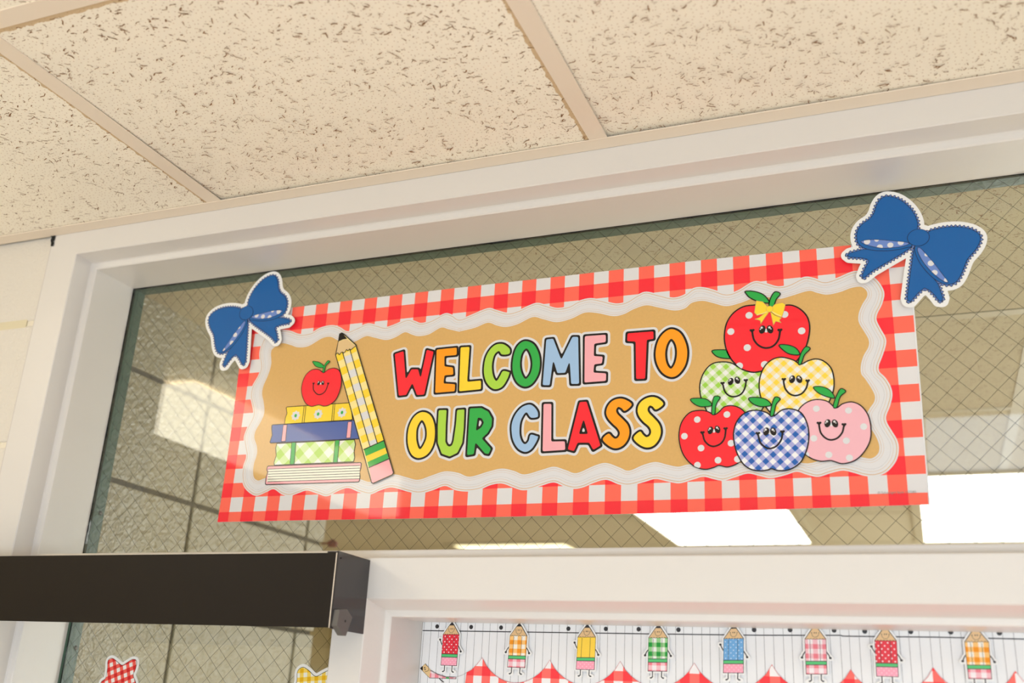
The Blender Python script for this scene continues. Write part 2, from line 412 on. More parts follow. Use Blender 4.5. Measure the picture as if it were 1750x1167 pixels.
# the lower openings
win2 = empty('window_2'); struct(win2)
ZB = -1.2
Lo = [((XL, ZB), (1, 1)), ((XL, ZH), (1, -1)), ((XM0, ZH), (-1, -1)), ((XM0, ZB), (-1, 1))]
sweep('frame_member', Lo, PROF[2:], M['frame'], win2, closed=True); sweep('back_stop', Lo, BACK, M['green'], win2, closed=True)
plate('mullion_face', [(XM0+.0012, XM1-.0012, FLOOR, ZH+.0012)], 1.124, 1.16, M['frame'], win2)
plate('panel_below', [(XL-.0012, XM0+.0012, FLOOR, ZB-.0012)], 1.124, 1.16, M['frame'], win2)
door = empty('door_1'); struct(door)
DPROF = [(-.0012, 1.124), (0, 1.1252), (.0092, 1.155), (.0100, 1.1562), (.0162, 1.1578), (.0175, 1.1592), (.0155, 1.2490)]
Do = [((XM1, FLOOR), (1, 1)), ((XM1, ZH), (1, -1)), ((XR, ZH), (-1, -1)), ((XR, FLOOR), (-1, 1))]
sweep('frame_member', Do, DPROF, M['frame'], door)
M['doorback'] = mat('pale_door_panel', (225, 222, 216), .5)
box('door_panel', XM1+.014, XR-.012, 1.2505, 1.29, FLOOR, ZH-.0145, M['doorback'], door)
# dark gap line, then glass + wires
def pane(win, x0, x1, z0, z1, px, pz):
    box('glass_pane', x0, x1, 1.2475, 1.2525, z0, z1, M['glass'], win)
    V = []; F = []; p = .0273; r = .00021; y = 1.25
    def seg(a, b, yy):
        d = np.array(b)-np.array(a); L = np.linalg.norm(d); d /= L; nx, nz = -d[1]*r, d[0]*r
        n = len(V)
        for q in (a, b): V.extend([(q[0]+nx, yy, q[1]+nz), (q[0], yy-r, q[1]), (q[0]-nx, yy, q[1]-nz), (q[0], yy+r, q[1])])
        F.extend([(n+i, n+(i+1) % 4, n+4+(i+1) % 4, n+4+i) for i in range(4)])
    def clipline(c, s):     # z = s*x + c within the rectangle
        pts = []
        for X in (x0, x1):
            Z = s*X+c
            if z0 <= Z <= z1: pts.append((X, Z))
        for Zv in (z0, z1):
            X = (Zv-c)/s
            if x0 < X < x1: pts.append((X, Zv))
        return pts
    for s, c0 in ((1, pz-px), (-1, pz+px)):
        k0 = int(math.floor(-5/p)); 
        for k in range(k0, -k0):
            pts = clipline(c0+k*p, s)
            if len(pts) >= 2 and abs(pts[0][0]-pts[1][0]) > 1e-4: seg(pts[0], pts[1], y+(.0002 if s > 0 else -.0002))
    o = link('wire_mesh', V, F, M['wire'], win); o['kind'] = 'stuff'
pane(win1, XL+.0125, XR-.0125, ZS+.0125, ZT-.0125, -.0725, .2158)
pane(win2, XL+.0125, XM0-.0125, ZB+.0125, ZH-.0125, -.8968, .093)
# thin black sealant line where the glass meets the frame (left and head)
def ragged(name, axis, a, b, c, parent, wid=.0022, seed=1):
    r = np.random.RandomState(seed); n = 90; V = []; F = []
    for i in range(n+1):
        t = a+(b-a)*i/n; w_ = wid*(.25+.9*r.rand()*abs(math.sin(i*.21+seed)))
        if axis == 'z': V += [(c, 1.2469, t), (c+w_, 1.2469, t)]
        else: V += [(t, 1.2469, c), (t, 1.2469, c-w_)]
    F = [(2*i, 2*i+2, 2*i+3, 2*i+1) for i in range(n)]
    return link(name, V, F, M['black'], parent)
ragged('sealant', 'z', ZS+.0125, ZT-.0125, XL+.0126, win1, .0032, 2)
ragged('sealant', 'x', XL+.0125, XR-.0125, ZT-.0126, win1, .0022, 5)
ragged('sealant', 'z', ZB, ZH-.0125, XL+.0165, win2, .0034, 4)
M['greenstop'] = mat('green_glazing_edge', (58, 84, 66), .4, bump=.4, bscale=150)
box('glazing_edge', XL+.0124, XL+.0166, 1.2464, 1.2474, ZB, ZH-.013, M['greenstop'], win2)
# small screw heads on the green back stop
for zz, wn in ((.292, win1), (.02, win2)):
    p = on_x((172+0, 877), -1.2335) if wn is win1 else on_x((130, 1107), -1.2335)
    V = []; F = []; 
    for q in range(10): V.append((-1.2338, p[1]+.0035*math.cos(q*PI/5), p[2]+.0035*math.sin(q*PI/5))); 
    for q in range(10): V.append((-1.2322, p[1]+.0022*math.cos(q*PI/5), p[2]+.0022*math.sin(q*PI/5)))
    F = [(q, (q+1) % 10, 10+(q+1) % 10, 10+q) for q in range(10)]+[tuple(range(10, 20))]
    link('screw', V, F, M['clip'], wn)

# --- room beyond the glass
M['tile2'] = tile_mat('classroom_tile_board', (214, 203, 176), tan_rim=False)
M['tbar2'] = mat('classroom_grid_metal', (205, 194, 168), .5)
c2 = empty('ceiling_classroom', (0, 0, ZC2)); struct(c2); c2.name = 'ceiling.001'
bar2 = -.396; cr0 = 1.848
lights = [(-.701, 3.6775), (.24, 3.6775), (-1.725, 4.76), (1.19, 3.6775)]
for i in range(-5, 6):
    for j in range(-1, 6):
        cx = bar2+pitch*(i+.5); cy = cr0+pitch*(j+.5)
        tile(c2, cx, cy, HT, HT if j >= 0 else .268, .0016 if j >= 0 else .0016, fiss=FISS[(i+j) % 2] if (-3 <= i <= 2 and j < 3) else None, mt=M['tile2']) if j >= 0 else tile(c2, cx, 1.562, HT, .272, .0016, fiss=FISS_CUT if -3 <= i <= 2 else None, mt=M['tile2'])
for i in range(-5, 7):
    x = bar2+pitch*i; box('grid_bar', x-.0122, x+.0122, 1.285, 5.5, 0, .0015, M['tbar2'], c2)
for j in range(0, 7):
    y = cr0+pitch*j; box('grid_bar', -3.4, 3.3, y-.0122, y+.0122, .0002, .0016, M['tbar2'], c2)
lid2 = box('plenum_lid_3', -3.4, 3.4, 1.28, 5.6, ZC2+.1, ZC2+.11, M['block']); struct(lid2)  # unseen lid closing the classroom ceiling from above
# block wall on the left of the classroom, stack bond
M['block2'] = mat('glossy_cream_block', (178, 169, 146), .16, spec=1.0, bump=1.0, bscale=95, bdist=.006)
wl = empty('wall_left', (-1.325, 0, 0)); struct(wl)
box('mortar_bed', -.19, -.005, 1.285, 2.07, FLOOR, ZC2+.05, M['mortar2'], wl)
ys = [1.285, 1.596, 2.003, 2.077]
zs = [.148-.2047*k for k in range(9, 0, -1)]+[.148, .351, .5576, ZC2+.06]
zs = [z for z in zs if z > FLOOR]
for a, b in zip(ys[:-1], ys[1:]):
    for z0, z1 in zip(zs[:-1], zs[1:]):
        box('block', -.02, 0, a+(.0045 if a > 1.3 else 0), b-(.0045 if b < 2.05 else 0), z0+.0045, z1-.0045, M['block2'], wl, bev=.0015, local=True)
M['wall2'] = mat('classroom_wall_paint', (216, 204, 172), .6)
for nm, dims in (('wall_back', (-3.4, 3.4, 5.5, 5.6, FLOOR, ZC2+.1)), ('wall_end', (-3.4, -1.33, 1.13, 1.285, FLOOR, ZC2+.1)), ('wall_side', (-3.5, -3.4, -3.2, 5.6, FLOOR, ZC+.13))):
    struct(box(nm, *dims, M['wall2']))
struct(box('wall_window_side', 3.3, 3.4, 1.27, 5.6, FLOOR, ZC2+.1, M['wall2']))
M['floor'] = mat('tan_vinyl_floor', (232, 212, 186), .4, var=.05, bscale=3)
struct(box('floor', -3.5, 3.9, -3.2, 5.6, FLOOR-.05, FLOOR, M['floor']))
M['wallc'] = mat('corridor_wall_paint', (226, 216, 196), .6)
struct(box('wall_opposite', -3.5, 3.9, -3.3, -3.2, FLOOR, ZC+.1, M['wallc']))

# ------------------------------------------------------------------ ceiling lights
M['lamp_hot'] = emis('lamp_lens_white', (250, 252, 255), 3.8)
M['lamp_dim'] = emis('lamp_lens_cream', (255, 244, 206), 2.0)
M['lamp_wrap'] = emis('wrap_lamp_cream', (255, 246, 224), 5.6)
def troffer(cx, cy, lens, label, grp):
    t = empty('ceiling_light', (cx, cy, ZC2)); tag(t, label, 'light', grp)
    V = []; F = []
    for r in ((-.30, -.268, -.605, .605), (.268, .30, -.605, .605), (-.268, .268, -.605, -.575), (-.268, .268, .575, .605)):
        v, f = box_vf(r[0], r[1], r[2], r[3], -.006, .012); n = len(V); V += v; F += [tuple(n+k for k in q) for q in f]
    link('light_frame', V, F, M['tbar2'], t)
    v, f = box_vf(-.268, .268, -.575, .575, -.004, .003, .002); link('lens', v, f, lens, t)
    return t
troffer(lights[0][0], lights[0][1], M['lamp_hot'], 'bright white ceiling light seen through the glass below the middle of the banner', 'classroom ceiling lights')
troffer(lights[1][0]+.02, lights[1][1], M['lamp_hot'], 'bright white ceiling light at the lower right beside the banner corner', 'classroom ceiling lights')
troffer(lights[2][0], lights[2][1], M['lamp_dim'], 'dim cream ceiling light glimpsed below the banner left of the bright one', 'classroom ceiling lights')
troffer(lights[3][0], lights[3][1], M['lamp_hot'], 'classroom ceiling light off to the right whose shine glints on the block wall', 'classroom ceiling lights')
# surface lamp on the corridor ceiling whose reflection shows in the wired glass
wl_ = empty('ceiling_light', (-1.636, .1085, ZC)); tag(wl_, 'cream box-shaped corridor ceiling lamp mirrored in the left of the glass', 'light')
v, f = box_vf(-.049, .049, -.538, .538, -.127, -.002, .004); link('diffuser', v, f, M['lamp_wrap'], wl_)
v, f = box_vf(-.03, .03, -.5, .5, -.004, .001, 0); link('base_plate', v, f, M['tbar'], wl_)

q = empty('ceiling_light', (.30, -.30, ZC)); tag(q, 'soft bluish corridor ceiling panel mirrored in the glass right of the banner', 'light')
M['lamp_cool'] = emis('cool_panel_lens', (214, 230, 255), 2.2)
v, f = box_vf(-.28, .28, -.28, .28, -.006, .0, .002); link('lens', v, f, M['lamp_cool'], q)
v, f = box_vf(-.295, .295, -.295, .295, -.003, .002); link('light_frame', v, f, M['tbar'], q)

# ------------------------------------------------------------------ dark metal housing over the lower glass
hs = empty('blind_housing', (-.646, 1.124, .125)); tag(hs, 'long dark brown metal housing fixed to the frame above the lower left glass', 'housing')
HX = -.646; HY0, HY1, HZ0, HZ1 = 1.0478, 1.1237, .0815, .1672
def hbox(nm, x0, x1, y0, y1, z0, z1, mt, bev=.0008, par=None):
    v, f = box_vf(x0-HX, x1-HX, y0-1.124, y1-1.124, z0-.125, z1-.125, bev); return link(nm, v, f, mt, par or hs)
hbox('cover', -2.2, HX-.0022, HY0+.0004, HY0+.0020, HZ0, HZ1, M['housing'], .0005); hbox('top_plate', -2.2, HX-.0022, HY0+.002, HY1, HZ1-.0016, HZ1, M['housing'], .0004)
V = []; F = []
for x_ in (-2.19, HX-.004): V += [(x_-HX, -.036+.017*math.cos(a*PI/8), .018+.017*math.sin(a*PI/8)) for a in range(16)]
link('roller_tube', V, [(i, (i+1) % 16, 16+(i+1) % 16, 16+i) for i in range(16)], M['clip'], hs)
hbox('end_cap', HX-.002, HX, HY0, HY1, HZ0-.001, HZ1+.0022, M['housing_end'], .0004)
hbox('cap_tab', HX-.016, HX-.001, HY0+.0002, HY0+.02, HZ1+.0002, HZ1+.0018, M['housing_end'], .0003)
hbox('seam_strip', HX-.0032, HX-.0022, HY0-.0001, HY0+.002, HZ0, HZ1, M['tbar'], 0)
def disc_x(nm, x, y, z, r, mt, par):
    V = [(x-HX, y-1.124+r*math.cos(a*PI/8), z-.125+r*math.sin(a*PI/8)) for a in range(16)]; return link(nm, V, [tuple(range(16))], mt, par)
disc_x('screw_hole', HX+.0003, 1.0537, .1615, .0011, M['black'], hs)
# angled bracket at the foot of the end cap
outl = [(1.0672, .1042), (1.0812, .0963), (1.0705, .0743), (1.0636, .0742), (1.0485, .084), (1.0506, .1020), ]
V = [(x-HX, y-1.124, z-.125) for x in (HX+.0002, HX+.0075) for y, z in outl]; n = 6
F = [tuple(range(n))[::-1], tuple(range(n, 2*n))]+[(i, (i+1) % n, n+(i+1) % n, n+i) for i in range(n)]
br = link('bracket', V, F, M['clip'], hs); br['label'] = 'grey plastic bracket'
disc_x('bracket_hole', HX+.0077, 1.0655, .0905, .0014, M['black'], br)

# small dark red thing at the end of the classroom block wall
p = on_y((567, 928), 2.10); q = empty('wall_tag', tuple(p)); tag(q, 'tiny dark red tag at the end of the block wall beyond the glass', 'tag')
M['darkred'] = mat('dark_red_plastic', (132, 44, 34), .5)
V = [(-.012, 0, .004), (.0, 0, .010), (.014, 0, .002), (.010, 0, -.009), (-.010, 0, -.008)]; V += [(a, .006, c) for a, b, c in V]
link('flag', V, [(0, 1, 2, 3, 4), (9, 8, 7, 6, 5)]+[(i, (i+1) % 5, 5+(i+1) % 5, 5+i) for i in range(5)], M['darkred'], q)
v, f = box_vf(-.03, -.012, .001, .005, -.002, .002); link('peg', v, f, M['darkred'], q)
#PART2
# ================================================================== THE BANNER
YB = 1.2435; BO = (-.48, YB, .41)
bn = empty('welcome_banner', BO)
tag(bn, 'long welcome banner with red gingham edge and smiling apples taped to the wired glass', 'banner')
mm = lambda pts, y=YB, org=BO: px2mm(pts, y, org)
# sheet outline traced along its real edges; UV in gingham columns / rows
top = mm([(418.5, 536), (497.4, 525.7), (640, 508.5), (780, 492), (962.6, 471.7), (1180, 446.4), (1457, 418.6), (1550.5, 409.5)])
bot = mm([(371.5, 892), (500, 889.2), (640, 887), (790, 884.6), (980, 880.3), (1180, 875.4), (1400, 868), (1587, 862)])
NS, NTT = 44, 8; V = []; F = []; UV = []
xc = np.array([-.9631, -.5957, -.272, -.0159]); sc_ = np.array([44, 27, 12, 0]); qf = np.polyfit(xc, sc_, 2)
for i in range(NS+1):
    s_ = i/NS
    a = np.array([np.interp(bot[0, 0]+(bot[-1, 0]-bot[0, 0])*s_, bot[:, 0], bot[:, k]) for k in (0, 1)])
    b = np.array([np.interp(top[0, 0]+(top[-1, 0]-top[0, 0])*s_, top[:, 0], top[:, k]) for k in (0, 1)])
    for j in range(NTT+1):
        t = j/NTT; p = a+(b-a)*t; bowl = -.006*4*t*(1-t)*max(0, 1-s_*9) * 1000
        p = p+np.array([-bowl, 0])*.55
        V.append((p[0]/1000, 0, p[1]/1000))
        UV.append((max(np.polyval(qf, p[0]/1000+BO[0]), -.985)+10, (p[1]/1000+BO[2]-.2601)/.02185+11))
for i in range(NS):
    for j in range(NTT): k = i*(NTT+1)+j; F.append((k, k+NTT+1, k+NTT+2, k+1))
link('banner_sheet', V, F, M['gingred'], bn, uvs=UV)
M['paperback'] = mat('banner_back_paper', (236, 234, 230), .5)
link('sheet_back', [(x+(.0016 if i >= NS*(NTT+1) else 0), .0009, z) for i, (x, y, z) in enumerate(V)], [f[::-1] for f in F], M['paperback'], bn)

c1 = crop(390, 480, 4.375); c2_ = crop(390, 680, 4.375); c3 = crop(780, 440, 4.375); c4 = crop(780, 680, 4.375)
c5 = crop(1170, 410, 4.0698); c6 = crop(1170, 640, 4.0698); ap = crop(1140, 470, 3.2421); lt = crop(650, 540, 3.1818); c7 = crop(440, 560, 4.169)
outer = (c1([(300, 400), (345, 375), (410, 366), (470, 374), (535, 396), (620, 385), (690, 348), (775, 330), (835, 345), (890, 376), (950, 355), (1040, 318), (1110, 328), (1175, 344), (1240, 325), (1340, 285), (1400, 300), (1445, 314), (1520, 292), (1620, 242), (1680, 255)])
 + c3([(25, 458), (110, 428), (235, 378), (300, 392), (380, 412), (460, 395), (590, 340), (670, 354), (750, 376), (840, 362), (910, 325), (1000, 303), (1090, 318), (1190, 343), (1270, 328), (1350, 280), (1420, 255), (1520, 277), (1620, 299), (1700, 278)])
 + c5([(60, 335), (125, 328), (200, 345), (290, 372), (370, 350), (480, 288), (560, 298), (650, 322), (730, 305), (830, 257), (900, 264), (975, 286), (1060, 263), (1180, 216), (1270, 232), (1335, 275), (1375, 330), (1389, 380), (1372, 450), (1340, 515), (1336, 560), (1365, 620), (1398, 680), (1400, 730), (1375, 810), (1352, 870), (1354, 915)])
 + c6([(1395, 20), (1432, 80), (1445, 145), (1428, 220), (1402, 290), (1408, 335), (1440, 390), (1478, 455), (1490, 520), (1472, 600), (1410, 675), (1330, 708), (1250, 705), (1175, 683), (1100, 668), (1020, 685), (930, 712), (855, 698), (780, 676), (700, 700), (600, 721), (520, 705), (440, 689), (350, 715), (270, 739), (200, 727), (130, 711), (60, 730)])
 + c4([(1670, 638), (1580, 625), (1490, 606), (1400, 630), (1290, 657), (1210, 645), (1120, 612), (1030, 634), (950, 668), (880, 680), (810, 665), (730, 632), (640, 655), (560, 682), (490, 690), (420, 668), (340, 640), (255, 652), (170, 688), (80, 700)])
 + c2_([(1700, 690), (1620, 658), (1530, 690), (1430, 715), (1340, 700), (1225, 669), (1140, 690), (1060, 722), (980, 705), (900, 674), (830, 692), (740, 735), (670, 716), (590, 692), (530, 710), (460, 733), (400, 720), (340, 682), (285, 704), (210, 732), (150, 702), (112, 650), (101, 570), (115, 500), (134, 440), (124, 370), (116, 300), (140, 225), (178, 150), (186, 100), (172, 30)])
 + c1([(164, 860), (180, 785), (225, 705), (241, 640), (232, 560), (240, 500), (262, 440)]))
inner = (c1([(335, 505), (400, 466), (470, 480), (520, 496), (600, 488), (700, 430), (765, 418), (815, 442), (870, 468), (950, 452), (1030, 413), (1090, 423), (1180, 442), (1250, 422), (1320, 384), (1370, 400), (1420, 413), (1500, 400), (1590, 350), (1650, 362), (1730, 380)])
 + c3([(30, 552), (140, 525), (235, 488), (300, 508), (370, 520), (460, 498), (570, 446), (650, 462), (750, 484), (860, 458), (960, 413), (1060, 417), (1170, 439), (1250, 425), (1330, 385), (1420, 358), (1510, 374), (1630, 397), (1710, 380)])
 + c5([(50, 438), (125, 424), (200, 440), (290, 461), (390, 438), (480, 405), (570, 398), (660, 410), (740, 390), (860, 355), (920, 368), (990, 381), (1080, 363), (1160, 334), (1225, 326), (1265, 355), (1268, 395), (1235, 450), (1210, 515), (1212, 575), (1250, 640), (1280, 695), (1278, 745), (1245, 805), (1226, 870), (1228, 930)])
 + c6([(1255, 30), (1295, 90), (1322, 145), (1318, 190), (1285, 240), (1269, 285), (1290, 360), (1335, 440), (1354, 500), (1345, 550), (1300, 583), (1240, 578)])
 + [(1455, 778), (1420, 781), (1380, 792), (1335, 785), (1290, 796), (1240, 786), (1202, 797)]
 + c4([(1740, 497), (1660, 514), (1580, 500), (1490, 479), (1400, 500), (1290, 544), (1220, 520), (1120, 486), (1030, 507), (900, 562), (820, 540), (730, 514), (640, 537), (510, 572), (430, 545), (340, 528), (240, 550), (100, 589)])
 + c2_([(1720, 560), (1620, 549), (1520, 580), (1420, 612), (1330, 592), (1240, 572), (1150, 600), (1060, 628), (980, 605), (900, 590), (800, 610), (700, 628), (600, 606), (500, 590), (400, 606), (330, 590), (270, 602), (225, 618), (195, 598), (186, 555), (193, 490), (215, 420), (214, 360), (196, 300), (205, 245), (245, 175), (270, 110), (265, 30)])
 + c1([(254, 850), (262, 790), (300, 700), (322, 620), (320, 540)]))
OUT = catmull(mm(outer), 5); INN = catmull(mm(inner), 5)
fl = Flat(); fl.add(poly_vf(OUT), 1, M['white'])
sg = 1 if np.sum(OUT[:, 0]*np.roll(OUT[:, 1], -1)-np.roll(OUT[:, 0], -1)*OUT[:, 1]) > 0 else -1
for o, wd in ((2.0, .7), (6.0, .25)): fl.add(ring_vf(OUT, sg*o, sg*(o+wd)), 2, M['gold'])
for o, wd in ((-2.0, .35), (-4.8, .2)): fl.add(ring_vf(INN, sg*o, sg*(o-wd)), 2, M['gold'])
for o in (9.0,): fl.add(ring_vf(OUT, sg*o, sg*(o+.15)), 2, M['grey'])
fl.build('wavy_border', bn)
Flat().add(poly_vf(INN), 3, M['kraft']).build('kraft_panel', bn)

# --- lettering
LT = [
 ('red', lt([(79, 207), (128, 191), (139, 345), (170, 290), (207, 290), (220, 340), (253, 184), (291, 194), (240, 428), (200, 431), (175, 366), (142, 430), (101, 435)]), (), 0),
 ('orange', lt([(307, 183), (417, 172), (417, 213), (350, 219), (350, 274), (396, 280), (399, 320), (350, 324), (345, 367), (408, 371), (406, 410), (299, 419)]), (), 0),
 ('yellow', lt([(437, 171), (487, 168), (474, 358), (549, 351), (549, 399), (429, 411)]), (), 0),
 ('lime', lt([(706, 185), (690, 165), (662, 152), (625, 158), (592, 190), (570, 240), (564, 310), (580, 365), (618, 398), (660, 388), (688, 350), (703, 312), (698, 305), (668, 300), (652, 325), (632, 353), (614, 325), (608, 270), (620, 215), (645, 192), (662, 210), (700, 207)]), (), 1),
 ('greenp', lt([(795, 137), (835, 155), (862, 205), (869, 262), (858, 320), (825, 370), (785, 385), (745, 362), (722, 310), (720, 250), (735, 185), (762, 148)]), [lt([(795, 178), (817, 208), (827, 260), (817, 312), (790, 342), (768, 308), (761, 260), (770, 207)])], 1),
 ('sky', lt([(903, 128), (941, 124), (985, 238), (1045, 114), (1077, 114), (1082, 370), (1038, 371), (1030, 245), (1007, 310), (963, 312), (941, 240), (922, 378), (883, 377)]), (), 0),
 ('pink', lt([(1112, 110), (1227, 102), (1227, 143), (1164, 152), (1162, 218), (1211, 221), (1206, 259), (1164, 264), (1160, 308), (1229, 312), (1228, 354), (1110, 363)]), (), 0),
 ('red', lt([(1344, 95), (1486, 84), (1487, 126), (1450, 131), (1441, 342), (1391, 344), (1388, 140), (1342, 138)]), (), 0),
 ('orange', lt([(1585, 72), (1630, 92), (1660, 145), (1670, 205), (1657, 270), (1620, 320), (1580, 333), (1535, 310), (1505, 260), (1497, 200), (1512, 135), (1545, 90)]), [lt([(1583, 126), (1606, 155), (1613, 205), (1603, 257), (1580, 287), (1557, 257), (1550, 205), (1560, 155)])], 1),
 ('yellow', lt([(230, 522), (275, 542), (297, 605), (292, 690), (260, 750), (210, 773), (170, 752), (150, 690), (155, 610), (185, 548)]), [lt([(230, 568), (250, 608), (250, 668), (218, 724), (199, 685), (198, 622), (212, 584)])], 1),
 ('lime', lt([(318, 512), (362, 511), (357, 600), (355, 685), (365, 705), (378, 711), (391, 703), (399, 680), (412, 590), (418, 511), (459, 508), (455, 610), (447, 690), (420, 745), (378, 765), (335, 750), (313, 690), (313, 600)]), (), 0),
 ('greenp', lt([(487, 503), (550, 500), (588, 520), (609, 558), (606, 600), (584, 638), (553, 666), (603, 722), (590, 752), (570, 748), (518, 688), (510, 752), (472, 758)]), [lt([(531, 553), (552, 557), (564, 580), (550, 606), (521, 626)])], 0),
 ('sky', c4([(612, 130), (607, 100), (580, 65), (545, 50), (490, 70), (442, 125), (415, 195), (415, 270), (430, 330), (465, 382), (515, 405), (560, 385), (595, 335), (612, 293), (600, 285), (556, 276), (540, 322), (515, 345), (490, 325), (474, 270), (478, 190), (500, 135), (525, 110), (547, 138), (565, 150), (605, 145)]), (), 1),
 ('pink', c4([(652, 45), (712, 44), (711, 326), (813, 324), (816, 390), (645, 401)]), (), 0),
 ('red', c4([(922, 32), (975, 28), (1079, 357), (1024, 390), (994, 336), (908, 336), (881, 399), (833, 386)]), [c4([(952, 158), (984, 270), (918, 270)])], 0),
 ('orange', c4([(1312, 52), (1275, 18), (1225, 5), (1172, 20), (1135, 58), (1120, 108), (1132, 150), (1165, 190), (1205, 228), (1222, 262), (1212, 292), (1188, 305), (1165, 290), (1138, 267), (1095, 308), (1130, 352), (1185, 378), (1240, 362), (1280, 315), (1295, 255), (1280, 200), (1240, 155), (1205, 120), (1196, 92), (1210, 70), (1235, 78), (1262, 98)]), (), 1),
 ('yellow', c4([(1548, 48), (1515, 8), (1465, -7), (1410, 8), (1368, 46), (1355, 95), (1368, 140), (1400, 180), (1440, 215), (1456, 250), (1446, 282), (1420, 293), (1396, 275), (1372, 252), (1325, 298), (1362, 345), (1420, 372), (1475, 358), (1515, 310), (1530, 250), (1515, 195), (1475, 148), (1440, 112), (1431, 84), (1445, 60), (1468, 66), (1495, 88)]), (), 1),
]
for li, (cn, pts, holes, sm) in enumerate(LT):
    P = mm(pts); P = catmull(P, 5) if sm else P
    Hs = [catmull(mm(h_), 5) if sm else mm(h_) for h_ in holes]
    mrg = 9; X, Z = grid((P[:, 0].min()-mrg, P[:, 1].min()-mrg, P[:, 0].max()+mrg, P[:, 1].max()+mrg), .5)
    phi = sd_poly(P, X, Z)
    for Hh in Hs: phi = np.maximum(phi, -sd_poly(Hh, X, Z))
    if not sm: phi = blur(phi, 2)
    e_ = (li % 3)*.5
    f0 = Flat(); f0.add(march(X, Z, phi-6.1), 4+e_, M['white']); f0.add(march(X, Z, phi-2.75), 6+e_, M['ink']); f0.add(march(X, Z, phi+.15), 8+e_, M[cn])
    lo_ = f0.build('letter', bn); lo_['label'] = {'greenp': 'green', 'sky': 'light blue', 'lime': 'lime green'}.get(cn, cn)+' letter '+'WELCOMETOOURCLASS'[li]

# --- smiling apples
def line_vf(P, r, h=.3):
    P = np.array(P); m_ = r+1; X, Z = grid((P[:, 0].min()-m_, P[:, 1].min()-m_, P[:, 0].max()+m_, P[:, 1].max()+m_), h); return march(X, Z, sd_line(P, X, Z, r))
def ell_vf(c, rx, rz, h=.3, ang=0):
    X, Z = grid((c[0]-rx-rz-1, c[1]-rx-rz-1, c[0]+rx+rz+1, c[1]+rx+rz+1), h); return march(X, Z, sd_ell(c, rx, rz, X, Z, ang))
G = dict(
 green=gingham('print_green_gingham', (236, 236, 228), (208, 224, 172), (160, 212, 76), .0118, .70, .35, .1, print_=True),
 yel=gingham('print_yellow_gingham', (238, 236, 230), (246, 222, 158), (252, 214, 70), .0118, .72, .1, .6),
 blue=gingham('print_blue_gingham', (240, 238, 238), (168, 170, 216), (36, 96, 176), .0122, .72, .2, .3),
 book=gingham('print_book_gingham', (240, 240, 228), (208, 230, 160), (176, 216, 90), .024, .78, .2, .3))
def apple(outl, leaf, stem, fill, L, smile, ends, eyes, es=1.0, line=.85, dots=(), dr=4.4, cr=None, white=None, base=None, lk='printed_apple'):
    cr = cr or ap; P = catmull(mm(cr(outl)), 6)
    f0 = Flat(); X, Z, phi = outlined(f0, P, .5, L, fill, line)
    for d in dots:
        c = mm(cr([d]))[0]; q = np.maximum(sd_ell(c, dr, dr, X, Z), phi+line*.3); f0.add(march(X, Z, q), L+3, M['white'])
    a = f0.build('printed_apple', bn)
    for pts, nm in ((leaf, 'leaf'), (stem, 'stem')):
        if pts: f1 = Flat(); outlined(f1, catmull(mm(cr(pts)), 5), .35, L+3, M['leafdark'], line*.8); f1.build(nm, a)
    f2 = Flat(); S = catmull(mm(cr(smile)), 6, closed=False); f2.add(line_vf(S, 1.22*es), L+4, M['ink'])
    for e in ends:
        c = mm(cr([e]))[0]; 
        for dx in (-1.5, 1.5): f2.add(ell_vf((c[0]+dx*es, c[1]+.9*es), 1.75*es, 1.6*es, .25), L+5, M['ink'])
        f2.add(ell_vf((c[0], c[1]-.6*es), 1.7*es, 2.1*es, .25), L+6, M['ink'])
    f2.build('smile', a)
    cs = [mm(cr([e]))[0] for e in eyes]
    f3 = Flat(); mid = (cs[0]+cs[1])/2; f3.add(ell_vf((mid[0], mid[1]-1.6*es), 2.0*es, 2.6*es), L+4, M['white']); f3.build('nose_bridge', a)
    for k, c in enumerate(cs):
        f4 = Flat(); f4.add(ell_vf(c, 4.0*es, 5.7*es, .3, -.28 if k == 0 else .28), L+5, M['ink'])
        f4.add(ell_vf((c[0]-.6*es, c[1]+2.6*es), 1.5*es, 1.5*es, .2), L+6, M['white']); f4.add(ell_vf((c[0]+(-2.4 if k == 0 else 1.2)*es, c[1]+.6*es), .8*es, .8*es, .2), L+6, M['white']); f4.build('eye', a)
    return a
A2 = apple([(305, 482), (250, 493), (208, 535), (184, 595), (184, 660), (205, 720), (235, 775), (300, 830), (400, 840), (480, 800), (530, 740), (560, 660), (560, 600), (540, 550), (500, 530), (440, 530), (395, 510), (355, 488)],
 [(250, 420), (290, 415), (340, 418), (380, 430), (400, 455), (345, 464), (290, 458), (260, 440)], None, G['green'], 5, [(311, 612), (322, 648), (350, 672), (385, 673), (415, 656), (432, 625), (438, 592)], [(308, 602), (437, 586)], [(353, 591), (390, 584)], .88)
A1 = apple([(570, 184), (520, 170), (480, 168), (420, 178), (365, 215), (330, 270), (318, 340), (325, 400), (345, 450), (375, 490), (420, 525), (480, 540), (545, 530), (600, 530), (660, 520), (720, 475), (765, 410), (786, 340), (790, 280), (775, 230), (740, 192), (695, 170), (650, 169), (610, 176)],
 [(435, 92), (480, 92), (530, 108), (560, 138), (563, 157), (510, 150), (460, 128), (438, 105)], [(598, 95), (628, 106), (605, 138), (590, 175), (566, 172), (574, 130)], M['red'], 9,
 [(473, 318), (482, 360), (510, 393), (548, 406), (588, 395), (617, 360), (626, 315)], [(472, 311), (626, 309)], [(528, 304), (571, 303)], 1.0, .95, [(455, 225), (354, 315), (746, 311), (445, 404), (401, 505), (541, 497), (652, 220)], 4.6)
